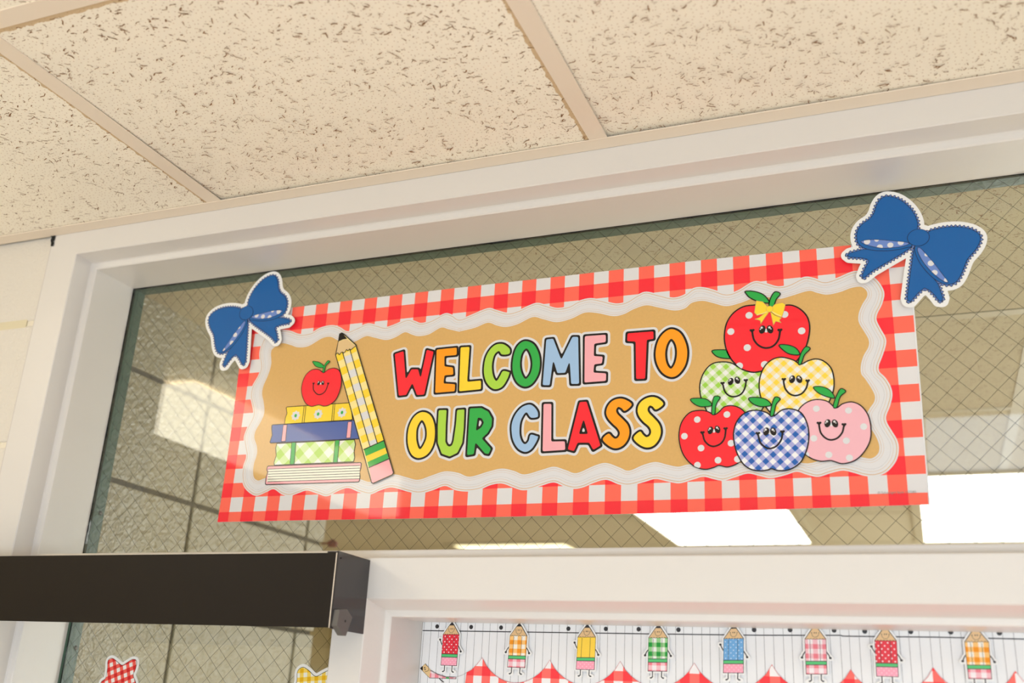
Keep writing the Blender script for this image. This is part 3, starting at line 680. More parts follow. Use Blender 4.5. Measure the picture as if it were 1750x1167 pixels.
A3 = apple([(640, 458), (590, 467), (545, 503), (518, 560), (511, 615), (518, 670), (540, 720), (580, 770), (640, 810), (720, 830), (800, 810), (860, 770), (900, 700), (922, 640), (925, 580), (910, 520), (870, 480), (825, 467), (780, 478), (740, 496), (700, 473)],
 [(622, 390), (670, 390), (715, 408), (735, 443), (680, 440), (640, 415)], [(768, 400), (794, 411), (762, 445), (743, 496), (727, 490), (742, 438)], G['yel'], 14, [(646, 590), (655, 630), (680, 660), (713, 670), (748, 658), (772, 628), (780, 595)], [(648, 582), (780, 590)], [(694, 580), (733, 580)], .9)
A6 = apple([(830, 692), (775, 708), (733, 745), (715, 800), (715, 880), (740, 960), (790, 1012), (850, 1033), (905, 1030), (930, 1036), (975, 1047), (1040, 1030), (1090, 985), (1125, 920), (1130, 850), (1115, 780), (1075, 727), (1025, 706), (975, 715), (935, 738), (890, 703)],
 [(812, 624), (860, 622), (905, 643), (929, 684), (880, 675), (835, 653)], [(962, 633), (991, 648), (960, 678), (941, 736), (921, 731), (936, 680)], M['applepink'], 19, [(843, 833), (852, 875), (878, 905), (910, 916), (945, 905), (971, 875), (980, 840)], [(843, 825), (981, 833)], [(890, 824), (931, 825)], .9, .75,
 [(828, 743), (1006, 753), (1090, 842), (814, 907), (994, 920), (897, 998), (770, 998), (1011, 1015)], 4.0)
A4 = apple([(190, 752), (130, 763), (85, 813), (68, 880), (75, 950), (100, 1010), (150, 1060), (210, 1078), (260, 1068), (290, 1057), (340, 1065), (400, 1040), (440, 990), (460, 900), (450, 800), (420, 750), (370, 727), (320, 732), (290, 760), (262, 776), (230, 760)],
 [(132, 690), (180, 685), (225, 693), (249, 725), (190, 732), (150, 715)], [(265, 675), (296, 680), (280, 708), (270, 735), (266, 773), (249, 770), (253, 710)], M['red'], 19, [(200, 885), (210, 920), (235, 945), (265, 951), (300, 935), (320, 905), (327, 862)], [(198, 877), (326, 855)], [(242, 863), (281, 858)], .88, .75,
 [(169, 803), (333, 775), (98, 895), (356, 934), (190, 961), (284, 1028), (170, 1055), (392, 1022)], 4.2)
A5 = apple([(500, 752), (442, 762), (395, 803), (373, 860), (372, 920), (390, 990), (425, 1050), (470, 1080), (520, 1087), (560, 1082), (582, 1076), (620, 1086), (680, 1080), (740, 1040), (775, 970), (787, 890), (775, 820), (742, 765), (690, 745), (640, 750), (602, 778), (580, 784), (550, 764)],
 [(454, 685), (510, 682), (555, 695), (577, 725), (520, 732), (475, 715)], [(600, 680), (629, 690), (605, 722), (592, 779), (573, 781), (583, 720)], G['blue'], 24, [(507, 890), (518, 930), (543, 955), (572, 964), (608, 950), (634, 915), (641, 880)], [(505, 882), (641, 873)], [(551, 870), (590, 870)], .92)
for o_, l_ in ((A1, 'large red dotted apple wearing a yellow bow'), (A2, 'green gingham apple'), (A3, 'yellow gingham apple'), (A4, 'red dotted apple'), (A5, 'blue gingham apple'), (A6, 'pink dotted apple')): o_['label'] = l_
# yellow hair bow on the top apple
f0 = Flat()
for pts in ([(495, 145), (530, 150), (558, 178), (562, 205), (540, 215), (500, 226), (485, 210), (490, 175)], [(578, 185), (600, 163), (640, 155), (656, 165), (648, 200), (636, 236), (600, 225), (575, 205)], [(552, 205), (512, 238), (488, 247), (505, 250), (518, 255), (520, 272), (545, 235), (566, 206)], [(574, 206), (590, 279), (603, 258), (632, 266), (622, 252), (634, 240), (600, 226)]):
    outlined(f0, mm(ap(pts)), .3, 14, M['yellow'], .35, lmat=M['gold'])
f0.add(line_vf(mm(ap([(500, 222), (530, 216), (560, 204)])), .5), 17, M['palegold']); f0.add(line_vf(mm(ap([(580, 204), (605, 218), (632, 230)])), .5), 17, M['palegold'])
f0.add(ell_vf(mm(ap([(569, 191)]))[0], 4.4, 4.4), 17, M['gold']); f0.add(ell_vf(mm(ap([(569, 191)]))[0], 4.0, 4.0), 18, M['yellow'])
b_ = f0.build('hair_bow', A1); b_['label'] = 'yellow bow print'

# --- books, small apple, pencil
def quad(f, pts, L, fill, line=.55, h=.4, cr=c7, lm=None): outlined(f, mm(cr(pts)), h, L, fill, line, lmat=lm)
def strip(f, a, b, r, L, m_=None, cr=c7): f.add(line_vf(mm(cr([a, b])), r, .35), L, m_ or M['ink'])
f0 = Flat(); quad(f0, [(72, 990), (80, 986), (735, 961), (741, 968), (738, 1000), (728, 1030), (732, 1060), (727, 1092), (720, 1099), (62, 1118), (57, 1110), (62, 1070), (74, 1030), (68, 1010)], 4, M['pink'], .7)
P = mm(c7([(80, 1009), (733, 981), (727, 1078), (68, 1100), (76, 1040)])); f0.add(poly_vf(P), 7, mat('print_page', (240, 236, 216), **PRINT))
for k in range(6): t = k/5; strip(f0, (76, 1008+90*t), (732, 982+94*t), .42, 8)
f0.build('book', bn)['label'] = 'pink edged book with white pages'
f0 = Flat(); quad(f0, [(140, 826), (692, 798), (700, 830), (690, 885), (694, 925), (686, 955), (122, 980), (120, 960), (136, 910), (132, 860)], 7, G['book'], .6)
for a, b in (((262, 818), (249, 975)), ((572, 802), (557, 962))):
    d = 15; quad(f0, [(a[0]-d, a[1]), (a[0]+d, a[1]-1), (b[0]+d, b[1]-1), (b[0]-d, b[1])], 10, M['greenp'], .5)
f0.build('book', bn)['label'] = 'green gingham book'
f0 = Flat(); quad(f0, [(105, 697), (112, 693), (725, 658), (735, 792), (96, 822), (92, 815), (108, 765), (104, 720)], 10, M['denim'], .6)
for q in ([(188, 694), (214, 692), (203, 810), (174, 812)], [(648, 672), (676, 670), (666, 786), (636, 788)]): quad(f0, q, 13, M['pink'], .4)
f0.build('book', bn)['label'] = 'blue book with pink bands'
f0 = Flat(); quad(f0, [(208, 572), (215, 566), (656, 537), (672, 580), (680, 650), (674, 658), (196, 688), (203, 640), (214, 612)], 13, M['yellow'], .6)
for a, b in (((336, 562), (322, 678)), ((349, 561), (336, 677)), ((543, 549), (532, 666)), ((555, 548), (545, 665))): strip(f0, a, b, .5, 16)
for c in ((276, 628), (436, 617), (606, 606)):
    cc = mm(c7([c]))[0]; X, Z = grid((cc[0]-11, cc[1]-11, cc[0]+11, cc[1]+11), .3)
    R_ = np.hypot(X-cc[0], Z-cc[1]); A_ = np.arctan2(Z-cc[1], X-cc[0]); f0.add(march(X, Z, R_-(7.0+.8*np.cos(8*A_))), 16, M['white']); f0.add(march(X, Z, sd_ell(cc, 2.2, 2.7, X, Z)), 17, M['greenp'])
f0.build('book', bn)['label'] = 'yellow book with white flowers'
def c7s(p): return c7(p)
apple([(476, 322), (440, 300), (390, 304), (345, 345), (320, 415), (322, 480), (348, 540), (385, 562), (415, 558), (443, 552), (480, 561), (520, 550), (565, 510), (597, 430), (602, 360), (588, 310), (555, 291), (512, 298)],
 [(400, 242), (440, 248), (472, 268), (479, 288), (430, 283), (405, 260)], [(505, 239), (520, 246), (492, 275), (480, 320), (469, 318), (480, 275)], M['red'], 18, [(403, 406), (405, 445), (428, 474), (455, 478), (488, 455), (508, 405)], [(405, 401), (509, 401)], [(442, 397), (471, 396)], .62, .6, cr=c7)
f0 = Flat(); quad(f0, [(590, 48), (606, 40), (622, 50), (706, 126), (975, 1035), (966, 1050), (830, 1112), (818, 1105), (562, 195), (582, 100)], 21, M['palegold'], .8)
f0.add(poly_vf(mm(c7([(582, 103), (592, 51), (606, 43), (620, 53), (644, 82), (612, 88)]))), 24, M['ink'])
def bil(A, B, t): return (A[0]+(B[0]-A[0])*t, A[1]+(B[1]-A[1])*t)
E0, E1 = ((566, 200), (612, 178), (664, 158), (703, 138)), ((765, 868), (808, 849), (860, 827), (905, 806))
f0.add(poly_vf(mm(c7([(582, 106), (612, 92), (645, 84), (703, 132), (700, 145), (664, 162), (612, 182), (566, 200)]))), 24, M['wood'])
for k, (mt_, st, ph) in enumerate(((M['yellow'], .145, -.005), (M['white'], .150, .05), (M['yellow'], .158, -.03))):
    for q in range(7):
        t0 = max(ph+q*st, 0.005); t1 = min(ph+q*st+st*.5, .995)
        if t1 <= t0: continue
        f0.add(poly_vf(mm(c7([bil(E0[k], E1[k], t0), bil(E0[k+1], E1[k+1], t0), bil(E0[k+1], E1[k+1], t1), bil(E0[k], E1[k], t1)]))), 25, mt_)
for k in (1, 2): strip(f0, E0[k], E1[k], .62, 27)
zz = [(566, 192), (578, 184), (590, 196), (600, 183), (612, 178), (620, 184), (634, 172), (640, 160), (652, 168), (662, 156), (672, 162), (686, 150), (704, 136)]
f0.add(poly_vf(mm(c7([(566, 200)]+zz[1:]+[(700, 150), (664, 168), (612, 188)]))), 26, M['yellow'])
f0.add(line_vf(catmull(mm(c7(zz)), 3, False), .6), 28, M['ink'])
f0.add(poly_vf(mm(c7([(766, 872), (905, 808), (942, 938), (801, 1000)]))), 29, M['greenp']); f0.add(poly_vf(mm(c7([(779, 918), (918, 858), (930, 898), (791, 960)]))), 30, M['yellow'])
f0.add(poly_vf(mm(c7([(801, 1002), (942, 940), (972, 1035), (964, 1047), (830, 1108), (821, 1102)]))), 29, M['pink'])
strip(f0, (765, 871), (905, 808), .7, 31); strip(f0, (801, 1000), (942, 938), .7, 31)
f0.build('printed_pencil', bn)['label'] = 'tall yellow checked pencil'

def small_text(txt, size, p, y, parent, mt, name='small_print', ang=0, org=(0, 0, 0)):
    cu = bpy.data.curves.new(name, 'FONT'); cu.body = txt; cu.size = size; cu.align_x = 'CENTER'; cu.align_y = 'CENTER'; cu.resolution_u = 2
    o = bpy.data.objects.new(name, cu); C.objects.link(o); bpy.context.view_layer.update()
    me = bpy.data.meshes.new_from_object(o); bpy.data.objects.remove(o); me.materials.clear(); me.materials.append(mt)
    q = bpy.data.objects.new(name, me); C.objects.link(q); q.parent = parent; pp = on_y(p, y)
    q.location = (pp[0]-org[0], y-org[1], pp[2]-org[2]); q.rotation_euler = (PI/2, 0, ang) ; return q
small_text('\u00a9 Schoolgirl Style 157280', .0040, (1532.5, 841.5), YB-.0008, bn, M['grey'], org=BO)

# ================================================================== BLUE BOW CUTOUTS
M['navy'] = pr('print_navy', (14, 24, 48)); M['bowblue'] = pr('print_bow_blue', (8, 94, 164)); M['peri'] = pr('print_periwinkle', (106, 136, 200)); M['card'] = mat('white_card', (238, 236, 232), .45, coat=.4)
YW = 1.2370
rb = crop(1420, 310, 4.6667)
BW = on_y(rb([(697, 450)])[0], YW); borg = (BW[0], YW, BW[2]); mb = lambda pts: px2mm(rb(pts), YW, borg)
loopL = catmull(mb([(690, 372), (682, 300), (640, 225), (580, 168), (520, 135), (450, 122), (400, 140), (365, 190), (345, 250), (310, 300), (250, 342), (215, 390), (205, 440), (215, 490), (250, 525), (320, 548), (420, 555), (520, 547), (600, 530), (650, 508)]), 4)
loopR = catmull(mb([(775, 406), (850, 380), (930, 367), (1020, 365), (1100, 378), (1160, 405), (1190, 440), (1185, 490), (1150, 550), (1090, 620), (1060, 690), (1035, 750), (1000, 800), (950, 822), (890, 815), (820, 775), (745, 700), (690, 615), (668, 525), (720, 470)]), 4)
tailL = mb([(650, 520), (560, 580), (440, 650), (330, 715), (268, 766), (255, 768), (250, 752), (270, 700), (303, 638), (290, 622), (240, 610), (150, 605), (130, 590), (150, 573), (240, 548), (300, 538), (400, 520)])
tailR = mb([(664, 520), (650, 620), (630, 760), (608, 930), (617, 955), (635, 958), (700, 885), (745, 850), (790, 870), (830, 910), (862, 953), (884, 955), (892, 930), (856, 820), (760, 700), (700, 560)])
KN = mb([(697, 450)])[0]; kr = 87/4.6667*.69
allp = np.concatenate([loopL, loopR, tailL, tailR]); b0 = allp.min(0)-10; b1 = allp.max(0)+10
def bow_meshes():
    X, Z = grid((b0[0], b0[1], b1[0], b1[1]), .26); D = []; S = []
    for P in (loopL, loopR, tailL, tailR):
        d, s = sd_poly(P, X, Z, True); L = np.sum(np.linalg.norm(P-np.roll(P, -1, 0), axis=1)); n = round(L/4.6); D.append(d); S.append(s*n/L)
    kd = np.hypot(X-KN[0], (Z-KN[1])*1.1)-kr*.98
    D = np.array(D); S = np.array(S); k = D.argmin(0); U = np.take_along_axis(D, k[None], 0)[0]; su = np.take_along_axis(S, k[None], 0)[0]
    tri = np.abs((su % 1)*2-1)          # 0..1
    out = {}
    zed = .7+2.5*tri
    f = Flat(); Uc = np.minimum(U, kd); f.add(march(X[::3, ::3], Z[::3, ::3], (Uc-7.6)[::3, ::3]), 0, M['card']); out['card_front'] = f
    f = Flat(); f.add(march(X, Z, U-zed), 1, M['peri']); f.add(march(X, Z, np.maximum(U-zed-.55, -(U-zed)-.55)), 2, M['navy']); out['lace_edge'] = f
    parts = []
    for nm, q in (('ribbon_tail', 2), ('ribbon_tail', 3), ('ribbon_loop', 0), ('ribbon_loop', 1)):
        f = Flat(); L = 3 if q >= 2 else 5
        f.add(march(X[::2, ::2], Z[::2, ::2], (D[q]-.42)[::2, ::2]), L, M['navy']); f.add(march(X[::2, ::2], Z[::2, ::2], (D[q]+.3)[::2, ::2]), L+1, M['bowblue']); parts.append((nm, f))
    f = Flat(); f.add(march(X, Z, kd-.4), 9, M['navy']); f.add(march(X, Z, kd+.3), 10, M['bowblue']); parts.append(('knot', f))
    slits = ([(242, 480), (300, 468), (380, 467), (480, 475), (590, 486), (622, 500), (560, 522), (480, 531), (400, 533), (315, 517), (258, 497)], [(288, 483, 26), (390, 526, 24), (474, 510, 24), (557, 490, 24), (365, 468, 18)]), \
            ([(690, 540), (710, 532), (760, 583), (820, 652), (880, 730), (932, 800), (918, 806), (870, 780), (800, 720), (740, 650), (702, 585)], [(764, 585, 18), (797, 655, 25), (826, 730, 24), (920, 788, 18)])
    for pts, dots in slits:
        P = catmull(mb(pts), 4); f = Flat(); q = sd_poly(P, X, Z); f.add(march(X, Z, q-.4), 7, M['navy']); f.add(march(X, Z, q+.25), 8, M['peri'])
        for dx, dz, r in dots:
            c = mb([(dx, dz)])[0]; rr = r/4.6667*.69; f.add(march(X, Z, np.maximum(np.hypot(X-c[0], Z-c[1])-rr, q+.25)), 9, M['white'])
        parts.append(('dotted_lining', f))
    return out, parts
out, parts = bow_meshes()
def make_bow(name, loc, label):
    t = empty(name, loc); tag(t, label, 'bow', 'blue paper bows on the banner corners')
    fr = out['card_front'].build('card', t)
    me = fr.data; v = [(a[0], .0009, a[2]) for a in out['card_front'].V]
    link('card_back', v, [f[::-1] for f in out['card_front'].F], M['card'], t)
    out['lace_edge'].build('lace_edge', t)
    for nm, f in parts: f.build(nm, t)
    return t
bowR = make_bow('paper_bow', borg, 'larger-looking blue paper bow with dotted lining on the banner\'s upper right corner')
# the left bow is the same cutout mirrored and tilted: similarity fit on matching points
lb = crop(340, 450, 5.8368)
src = mb([(697, 450), (450, 122), (1190, 440), (130, 590), (255, 768), (625, 955), (875, 955), (205, 440)])
lpx = lb([(485, 492), (745, 122), (92, 575), (925, 568), (768, 800), (445, 992), (248, 1003), (865, 420)])
dst = px2mm(lpx, YW, (0, 0, 0))
sm_ = src.copy(); sm_[:, 0] *= -1; a = sm_-sm_.mean(0); b = dst-dst.mean(0)
za = a[:, 0]+1j*a[:, 1]; zb = b[:, 0]+1j*b[:, 1]; rot = np.sum(zb*np.conj(za))/np.sum(np.abs(za)**2)
t0 = (dst.mean(0)[0]+1j*dst.mean(0)[1])-rot*(sm_.mean(0)[0]+1j*sm_.mean(0)[1])
print('left bow scale', abs(rot), 'angle', math.degrees(np.angle(rot)))
bowL = empty('paper_bow', (t0.real/1000, YW, t0.imag/1000)); tag(bowL, "smaller-looking blue paper bow with dotted lining on the banner's upper left corner", 'bow', 'blue paper bows on the banner corners')
for ch in list(bowR.children):
    cch = ch.copy(); C.objects.link(cch); cch.parent = bowL
bowL.rotation_euler = (0, -np.angle(rot), 0); bowL.scale = (-abs(rot), 1, abs(rot))

# ================================================================== POSTER IN THE DOOR GLASS
YP = 1.2495; PO = (-.3, YP, 0.05); mp = lambda pts: px2mm(pts, YP, PO)
ps = empty('door_display', PO); tag(ps, 'white ruled paper display with a black line and dots filling the door glass', 'poster')
M['paper'] = mat('ruled_paper', (232, 231, 230), .45, coat=.25); M['lineink'] = mat('ruled_line_ink', (96, 88, 88), .5); M['dotink'] = mat('dot_ink', (30, 26, 27), .45)
pts = mp([(723, 1061.5), (1750, 1070)]); xL = pts[0][0]; zt = 60.2; xR = 1200
f0 = Flat(); f0.add(([(xL, -400), (xR, -400), (xR, zt), (xL, zt)], [(0, 1, 2, 3)]), 0, M['paper']); f0.build('paper_sheet', ps)
p1 = crop(700, 1050, 8.75); p2 = crop(960, 1050, 8.75); p3 = crop(1360, 1050, 8.75); r6 = crop(700, 1040, 3.302); r7 = crop(1220, 1040, 3.302)
lx = [mp([q])[0][0] for q in p1([(213, 250), (305, 250), (410, 250), (520, 250), (630, 250), (745, 250), (855, 250), (965, 250), (1080, 250), (1190, 250), (1310, 250), (1425, 250), (1540, 250)])]
stp = (lx[-1]-lx[0])/12; f0 = Flat(); x = lx[0]; k = 0
while x < xR-2: f0.add(([(x-.19, -400), (x+.19, -400), (x+.19, zt-3), (x-.19, zt-3)], [(0, 1, 2, 3)]), 1, M['lineink']); x += stp*(1+.08*math.sin(k*2.1)); k += 1
f0.add(([(xL, zt-3.4), (xR, zt-3.4), (xR, zt-3.1), (xL, zt-3.1)], [(0, 1, 2, 3)]), 1, M['lineink'])
f0.build('ruled_lines', ps)['kind'] = 'stuff'
hl = mp([(723, 1077.4), (900, 1080.0), (1100, 1083), (1300, 1085.5), (1437, 1085.6), (1440, 1087), (1600, 1088.8), (1750, 1092)])
f0 = Flat(); f0.add(line_vf(np.concatenate([hl, [[xR, hl[-1][1]]]]), .62, .4), 2, M['dotink']); f0.build('border_line', ps)
dots = p1([(412, 178), (920, 187), (1368, 195)])+p2([(100, 212), (660, 215), (1150, 220), (1745, 228)])+r7([(227, 120), (430, 120), (678, 122), (851, 128), (1110, 130), (1336, 132), (1610, 137)])
for d in dots:
    f0 = Flat(); f0.add(ell_vf(mp([d])[0], 2.7, 2.7, .3), 2, M['dotink']); f0.build('border_dot', ps)
# red gingham scalloped strip
M['ging2'] = gingham('strip_red_gingham', (240, 236, 234), (255, 112, 104), (248, 62, 70), .0232, 0, .35, .35)
sc = empty('scalloped_strip', (PO[0], YP-.0012, PO[2])); tag(sc, 'red gingham scalloped paper strip along the bottom of the door display', 'border strip')
cus = r6([(412, 277), (793, 290), (1190, 298), (1607, 307)])+r7([(328, 317), (772, 345), (1237, 333), (1700, 352)]); cus = mp(cus+[(1890, 1147), (2040, 1150)])
dep = 30.0; P = [mp(p1([(858, 868)]))[0]]
for q in ((930, 830), (1010, 750)): P.append(mp(p1([q]))[0])
for i in range(len(cus)-1):
    a, b = cus[i], cus[i+1]; w_ = b[0]-a[0]; dd = dep*w_/95
    for t in np.linspace(0, 1, 14, endpoint=False): P.append(np.array([a[0]+w_*t, a[1]+(b[1]-a[1])*t-dd*(1-(2*t-1)**2)**.8]))
P.append(cus[-1]); x0 = mp(p1([(830, 1060)]))[0]; P += [np.array([cus[-1][0], -400]), np.array([x0[0]-6, -400]), x0]
P = np.array(P); f0 = Flat(); f0.add(poly_vf(P), 0, M['ging2']); f0.add(ring_vf(P[:-3], -.22, .22, False), 1, mat('strip_edge_red', (214, 40, 48), .5)); f0.build('strip_sheet', sc)
f0 = Flat(); f0.add(line_vf(catmull(mp(p1([(300, 830), (400, 890), (520, 930), (660, 940), (785, 908), (858, 868)])), 4, False), .2), 1, M['grey']); f0.build('scallop_edge', sc)
# a pencil figure printed sideways at the lower left
M['g_pink'] = gingham('fig_pink_gingham', (242, 232, 232), (240, 188, 194), (234, 128, 140), .0105, 0, .2, .2)
f0 = Flat(); outlined(f0, mp(p1([(160, 805), (238, 735), (305, 825), (420, 890), (545, 930), (695, 935), (695, 962), (300, 948)])), .3, 2, M['g_pink'], .3)
f0.add(poly_vf(mp(p1([(200, 768), (238, 738), (316, 825), (300, 945), (198, 842)]))), 5, M['wood']); f0.add(poly_vf(mp(p1([(163, 805), (200, 768), (200, 842)]))), 5, M['ink']); f0.add(poly_vf(mp(p1([(545, 936), (595, 938), (592, 960), (547, 958)]))), 5, M['greenp'])
f0.add(line_vf(mp(p1([(448, 958), (480, 990), (510, 1010)])), .55), 5, M['ink']); f0.add(line_vf(catmull(mp(p1([(240, 750), (285, 790), (282, 838), (235, 855)])), 4, False), .25), 6, M['ink'])
for q in ((228, 795), (234, 822)): f0.add(ell_vf(mp(p1([q]))[0], .9, .8, .2), 6, M['ink'])
f0.build('sideways_pencil', ps)

# ================================================================== PENCIL FIGURE CUTOUTS (eight, each stuck on the paper)
def gq(n, l, m_, d): return gingham(n, l, m_, d, .0105, 0, .2, .2)
FM = {'red': dotted('fig_red_dots', (226, 34, 54), (250, 236, 236), .0066, .00075), 'orange': gq('fig_orange_gingham', (246, 238, 224), (250, 196, 120), (244, 150, 36)), 'yellow': mat('fig_yellow', (252, 208, 60), .4, coat=.3, var=.06, bscale=900),
      'green': gq('fig_green_gingham', (238, 240, 230), (150, 204, 140), (34, 152, 62)), 'blue': dotted('fig_blue_dots', (104, 164, 214), (214, 230, 242), .0062, .0006), 'pinkg': M['g_pink'],
      'epink': dotted('eraser_pink', (246, 158, 178), (250, 206, 214), .0052, .0006), 'band': mat('fig_green_band', (76, 190, 110), .4, coat=.3), 'fwood': mat('fig_wood', (222, 184, 132), .4, coat=.3)}
figs = [
 ('red polka-dot', 'red', 'epink', p1([(503, 297), (742, 297), (467, 757), (703, 767)]), True, 'second red would be further right; this one waves at the far left'),
 ('orange gingham', 'orange', 'pinkg', p1([(1503, 315), (1757, 318), (1463, 787), (1725, 797)]), False, ''),
 ('yellow', 'yellow', 'epink', p2([(242, 338), (507, 338), (214, 820), (488, 826)]), True, ''),
 ('green gingham', 'green', 'pinkg', p2([(1300, 348), (1584, 348), (1289, 846), (1574, 850)]), False, ''),
 ('blue dotted', 'blue', 'epink', r7([(56, 170), (167, 168), (53, 362), (167, 363)]), True, ''),
 ('pink gingham', 'pinkg', 'pinkg', p3([(135, 367), (450, 367), (155, 892), (468, 892)]), False, ''),
 ('red polka-dot', 'red', 'epink', p3([(1180, 388), (1505, 392), (1208, 922), (1535, 932)]), True, ''),
 ('orange gingham', 'orange', 'pinkg', r7([(1415, 187), (1550, 187), (1437, 395), (1568, 397)]), False, '')]
LBL = ['red polka-dot pencil figure cutout waving, first from the left on the door display', 'orange gingham pencil figure cutout, second from the left on the door display', 'plain yellow pencil figure cutout on the door display', 'green gingham pencil figure cutout on the door display',
       'light blue dotted pencil figure cutout on the door display', 'pink gingham pencil figure cutout on the door display', 'red polka-dot pencil figure cutout waving, right of the pink gingham one', 'orange gingham pencil figure cutout at the far right of the door display']
for (nm, body, er, q4, wave, _), lab in zip(figs, LBL):
    y = YP-.0035; c = on_y(((q4[0][0]+q4[1][0])/2, (q4[0][1]+q4[2][1])/2), y); org = (c[0], y, c[2]); Q = px2mm(q4, y, org)
    t = empty('pencil_figure', org); tag(t, lab, 'paper cutout', 'pencil figures on the door display')
    B = lambda u, v: (Q[0]*(1-u)+Q[1]*u)*(1-v)+(Q[2]*(1-u)+Q[3]*u)*v
    BL_ = lambda L: np.array([B(u, v) for u, v in L])
    ztop = (.1068-org[2])*1000
    head = BL_([(0, 0), (.36, -.305), (.5, -.40), (.64, -.305), (1, 0)]); bodyp = BL_([(0, 0), (1, 0), (1, 1), (0, 1)])
    xs = np.concatenate([head, bodyp, BL_([(-.35, .2), (1.35, .2), (.5, 1.28)])]); X, Z = grid((xs[:, 0].min()-4, xs[:, 1].min()-4, xs[:, 0].max()+4, xs[:, 1].max()+4), .28)
    clip = lambda a: np.maximum(a, Z-ztop)
    arml = [(-.02, .34), (-.1, .26), (-.17, .17)] if wave else [(0, .36), (-.09, .42), (-.17, .53)]
    armr = [(1.0, .37), (1.1, .45), (1.18, .545)]
    legs = [[(.24, 1.0), (.245, 1.17), (.16, 1.2)], [(.72, 1.0), (.715, 1.17), (.80 if True else .8, 1.2)]]
    limb = np.full(X.shape, 1e9)
    for Lm in (arml, armr, *legs): limb = np.minimum(limb, sd_line(BL_(Lm), X, Z, .62))
    for Lm in (arml, armr): e = BL_([Lm[-1]])[0]; limb = np.minimum(limb, sd_ell(e, 1.5, 1.3, X, Z))
    for Lm in legs: e = BL_([Lm[-1]])[0]; limb = np.minimum(limb, sd_ell(e, 1.4, .8, X, Z))
    ph = np.minimum(sd_poly(head, X, Z), sd_poly(bodyp, X, Z))
    card = clip(np.minimum(ph-2.0, limb-1.7)); cardb = clip(np.minimum(ph-2.05, limb-1.75))
    f0 = Flat(); f0.add(march(X, Z, cardb), 0, M['card']); cd = f0.build('card', t)
    link('card_edge', [(v[0], .0007, v[2]) for v in f0.V], [f[::-1] for f in f0.F], M['card'], t)
    for Lm, nl in ((arml, 'arm'), (armr, 'arm'), (legs[0], 'leg'), (legs[1], 'leg')):
        e = BL_([Lm[-1]])[0]; lq = np.minimum(sd_line(BL_(Lm), X, Z, .62), sd_ell(e, 1.5, 1.3, X, Z) if nl == 'arm' else sd_ell(e, 1.4, .8, X, Z))
        f0 = Flat(); f0.add(march(X, Z, clip(lq)), 1, M['dotink']); f0.build(nl, t)
    f0 = Flat(); f0.add(march(X, Z, clip(ph-.35)), 2, M['dotink']); f0.add(march(X, Z, clip(np.maximum(sd_poly(bodyp, X, Z)+.1, sd_poly(BL_([(-.1, -.02), (1.1, -.02), (1.1, .625), (-.1, .625)]), X, Z)))), 3, FM[body])
    for u in (.24, .71): f0.add(line_vf(BL_([(u, .03), (u, .625)]), .24), 4, M['dotink'])
    f0.build('pencil_body', t)
    f0 = Flat(); f0.add(march(X, Z, np.maximum(sd_poly(bodyp, X, Z)+.3, sd_poly(BL_([(-.1, .645), (1.1, .645), (1.1, .725), (-.1, .725)]), X, Z))), 3, FM['band']); f0.build('green_band', t)
    f0 = Flat(); f0.add(march(X, Z, np.maximum(sd_poly(bodyp, X, Z)+.3, sd_poly(BL_([(-.1, .745), (1.1, .745), (1.1, 1.1), (-.1, 1.1)]), X, Z))), 3, FM[er]); f0.build('eraser', t)
    f0 = Flat(); hz = BL_([(0, -.005)]+[(i/14, -.005+(.028 if i % 2 else 0)) for i in range(1, 14)]+[(1, -.005), (.64, -.305), (.5, -.40), (.36, -.305)])
    f0.add(march(X, Z, clip(sd_poly(hz, X, Z)+.1)), 5, M['dotink']); f0.add(march(X, Z, clip(np.maximum(sd_poly(hz, X, Z)+.5, sd_poly(BL_([(-.2, .1), (1.2, .1), (1.2, -.29), (-.2, -.29)]), X, Z)))), 6, FM['fwood']); f0.build('pencil_point', t)
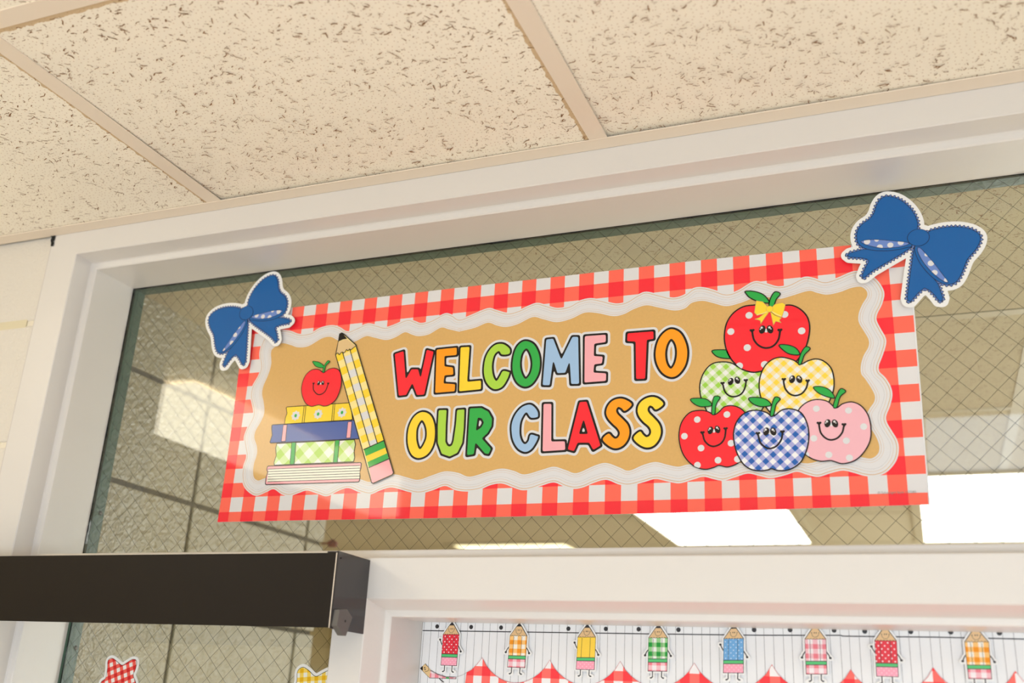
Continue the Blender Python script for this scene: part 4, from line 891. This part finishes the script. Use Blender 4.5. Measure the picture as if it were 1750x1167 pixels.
    f0 = Flat(); f0.add(line_vf(catmull(BL_([(.33, -.175), (.37, -.09), (.5, -.05), (.63, -.09), (.68, -.175)]), 4, False), .2, .2), 7, M['dotink'])
    for u in (.33, .68): f0.add(ell_vf(BL_([(u, -.18)])[0], .6, .45, .15), 8, M['dotink'])
    for u in (.465, .555): f0.add(ell_vf(BL_([(u, -.178)])[0], .6, .75, .15), 8, M['dotink'])
    f0.build('face', t)

# ================================================================== GINGHAM CUTOUTS IN THE LOWER LEFT GLASS
cs_ = crop(130, 1060, 3.723)
def cutout(pts, org_p, mt, label, nm='gingham_cutout'):
    y = 1.2385; c = on_y(org_p, y); org = (c[0], y, c[2]); t = empty(nm, org); tag(t, label, 'paper cutout', 'gingham cutouts on the lower glass')
    P = catmull(px2mm(pts, y, org), 5); X, Z = grid((P[:, 0].min()-8, P[:, 1].min()-8, P[:, 0].max()+8, P[:, 1].max()+8), .4); d = sd_poly(P, X, Z)
    f0 = Flat(); f0.add(march(X, Z, d-4.2), 0, M['card']); f0.build('card', t); link('card_back', [(v[0], .0008, v[2]) for v in f0.V], [f[::-1] for f in f0.F], M['card'], t)
    f0 = Flat(); f0.add(march(X, Z, d-.35), 1, M['ink']); f0.add(march(X, Z, d+.35), 2, mt); f0.build('printed_shape', t); return t
cutout(cs_([(202, 262), (216, 243), (236, 243), (262, 262), (292, 285), (325, 268), (355, 250), (378, 250), (386, 270), (378, 310), (364, 350), (380, 400), (372, 470), (290, 500), (190, 470), (158, 400), (185, 372), (193, 350), (200, 305)]), (208, 1150), gingham('cut_red_gingham', (244, 238, 232), (240, 96, 84), (214, 28, 36), .0115, .35, .2, .2), 'red gingham paper cutout with two rounded points on the lower left glass')
cutout(cs_([(1408, 330), (1424, 306), (1450, 299), (1482, 320), (1524, 356), (1570, 335), (1610, 318), (1640, 330), (1640, 420), (1600, 500), (1440, 500), (1400, 430), (1406, 380)]), (540, 1160), gingham('cut_yellow_gingham', (246, 242, 226), (250, 214, 96), (240, 184, 22), .0115, .1, .2, .2), 'yellow gingham paper cutout partly hidden at the white mullion')
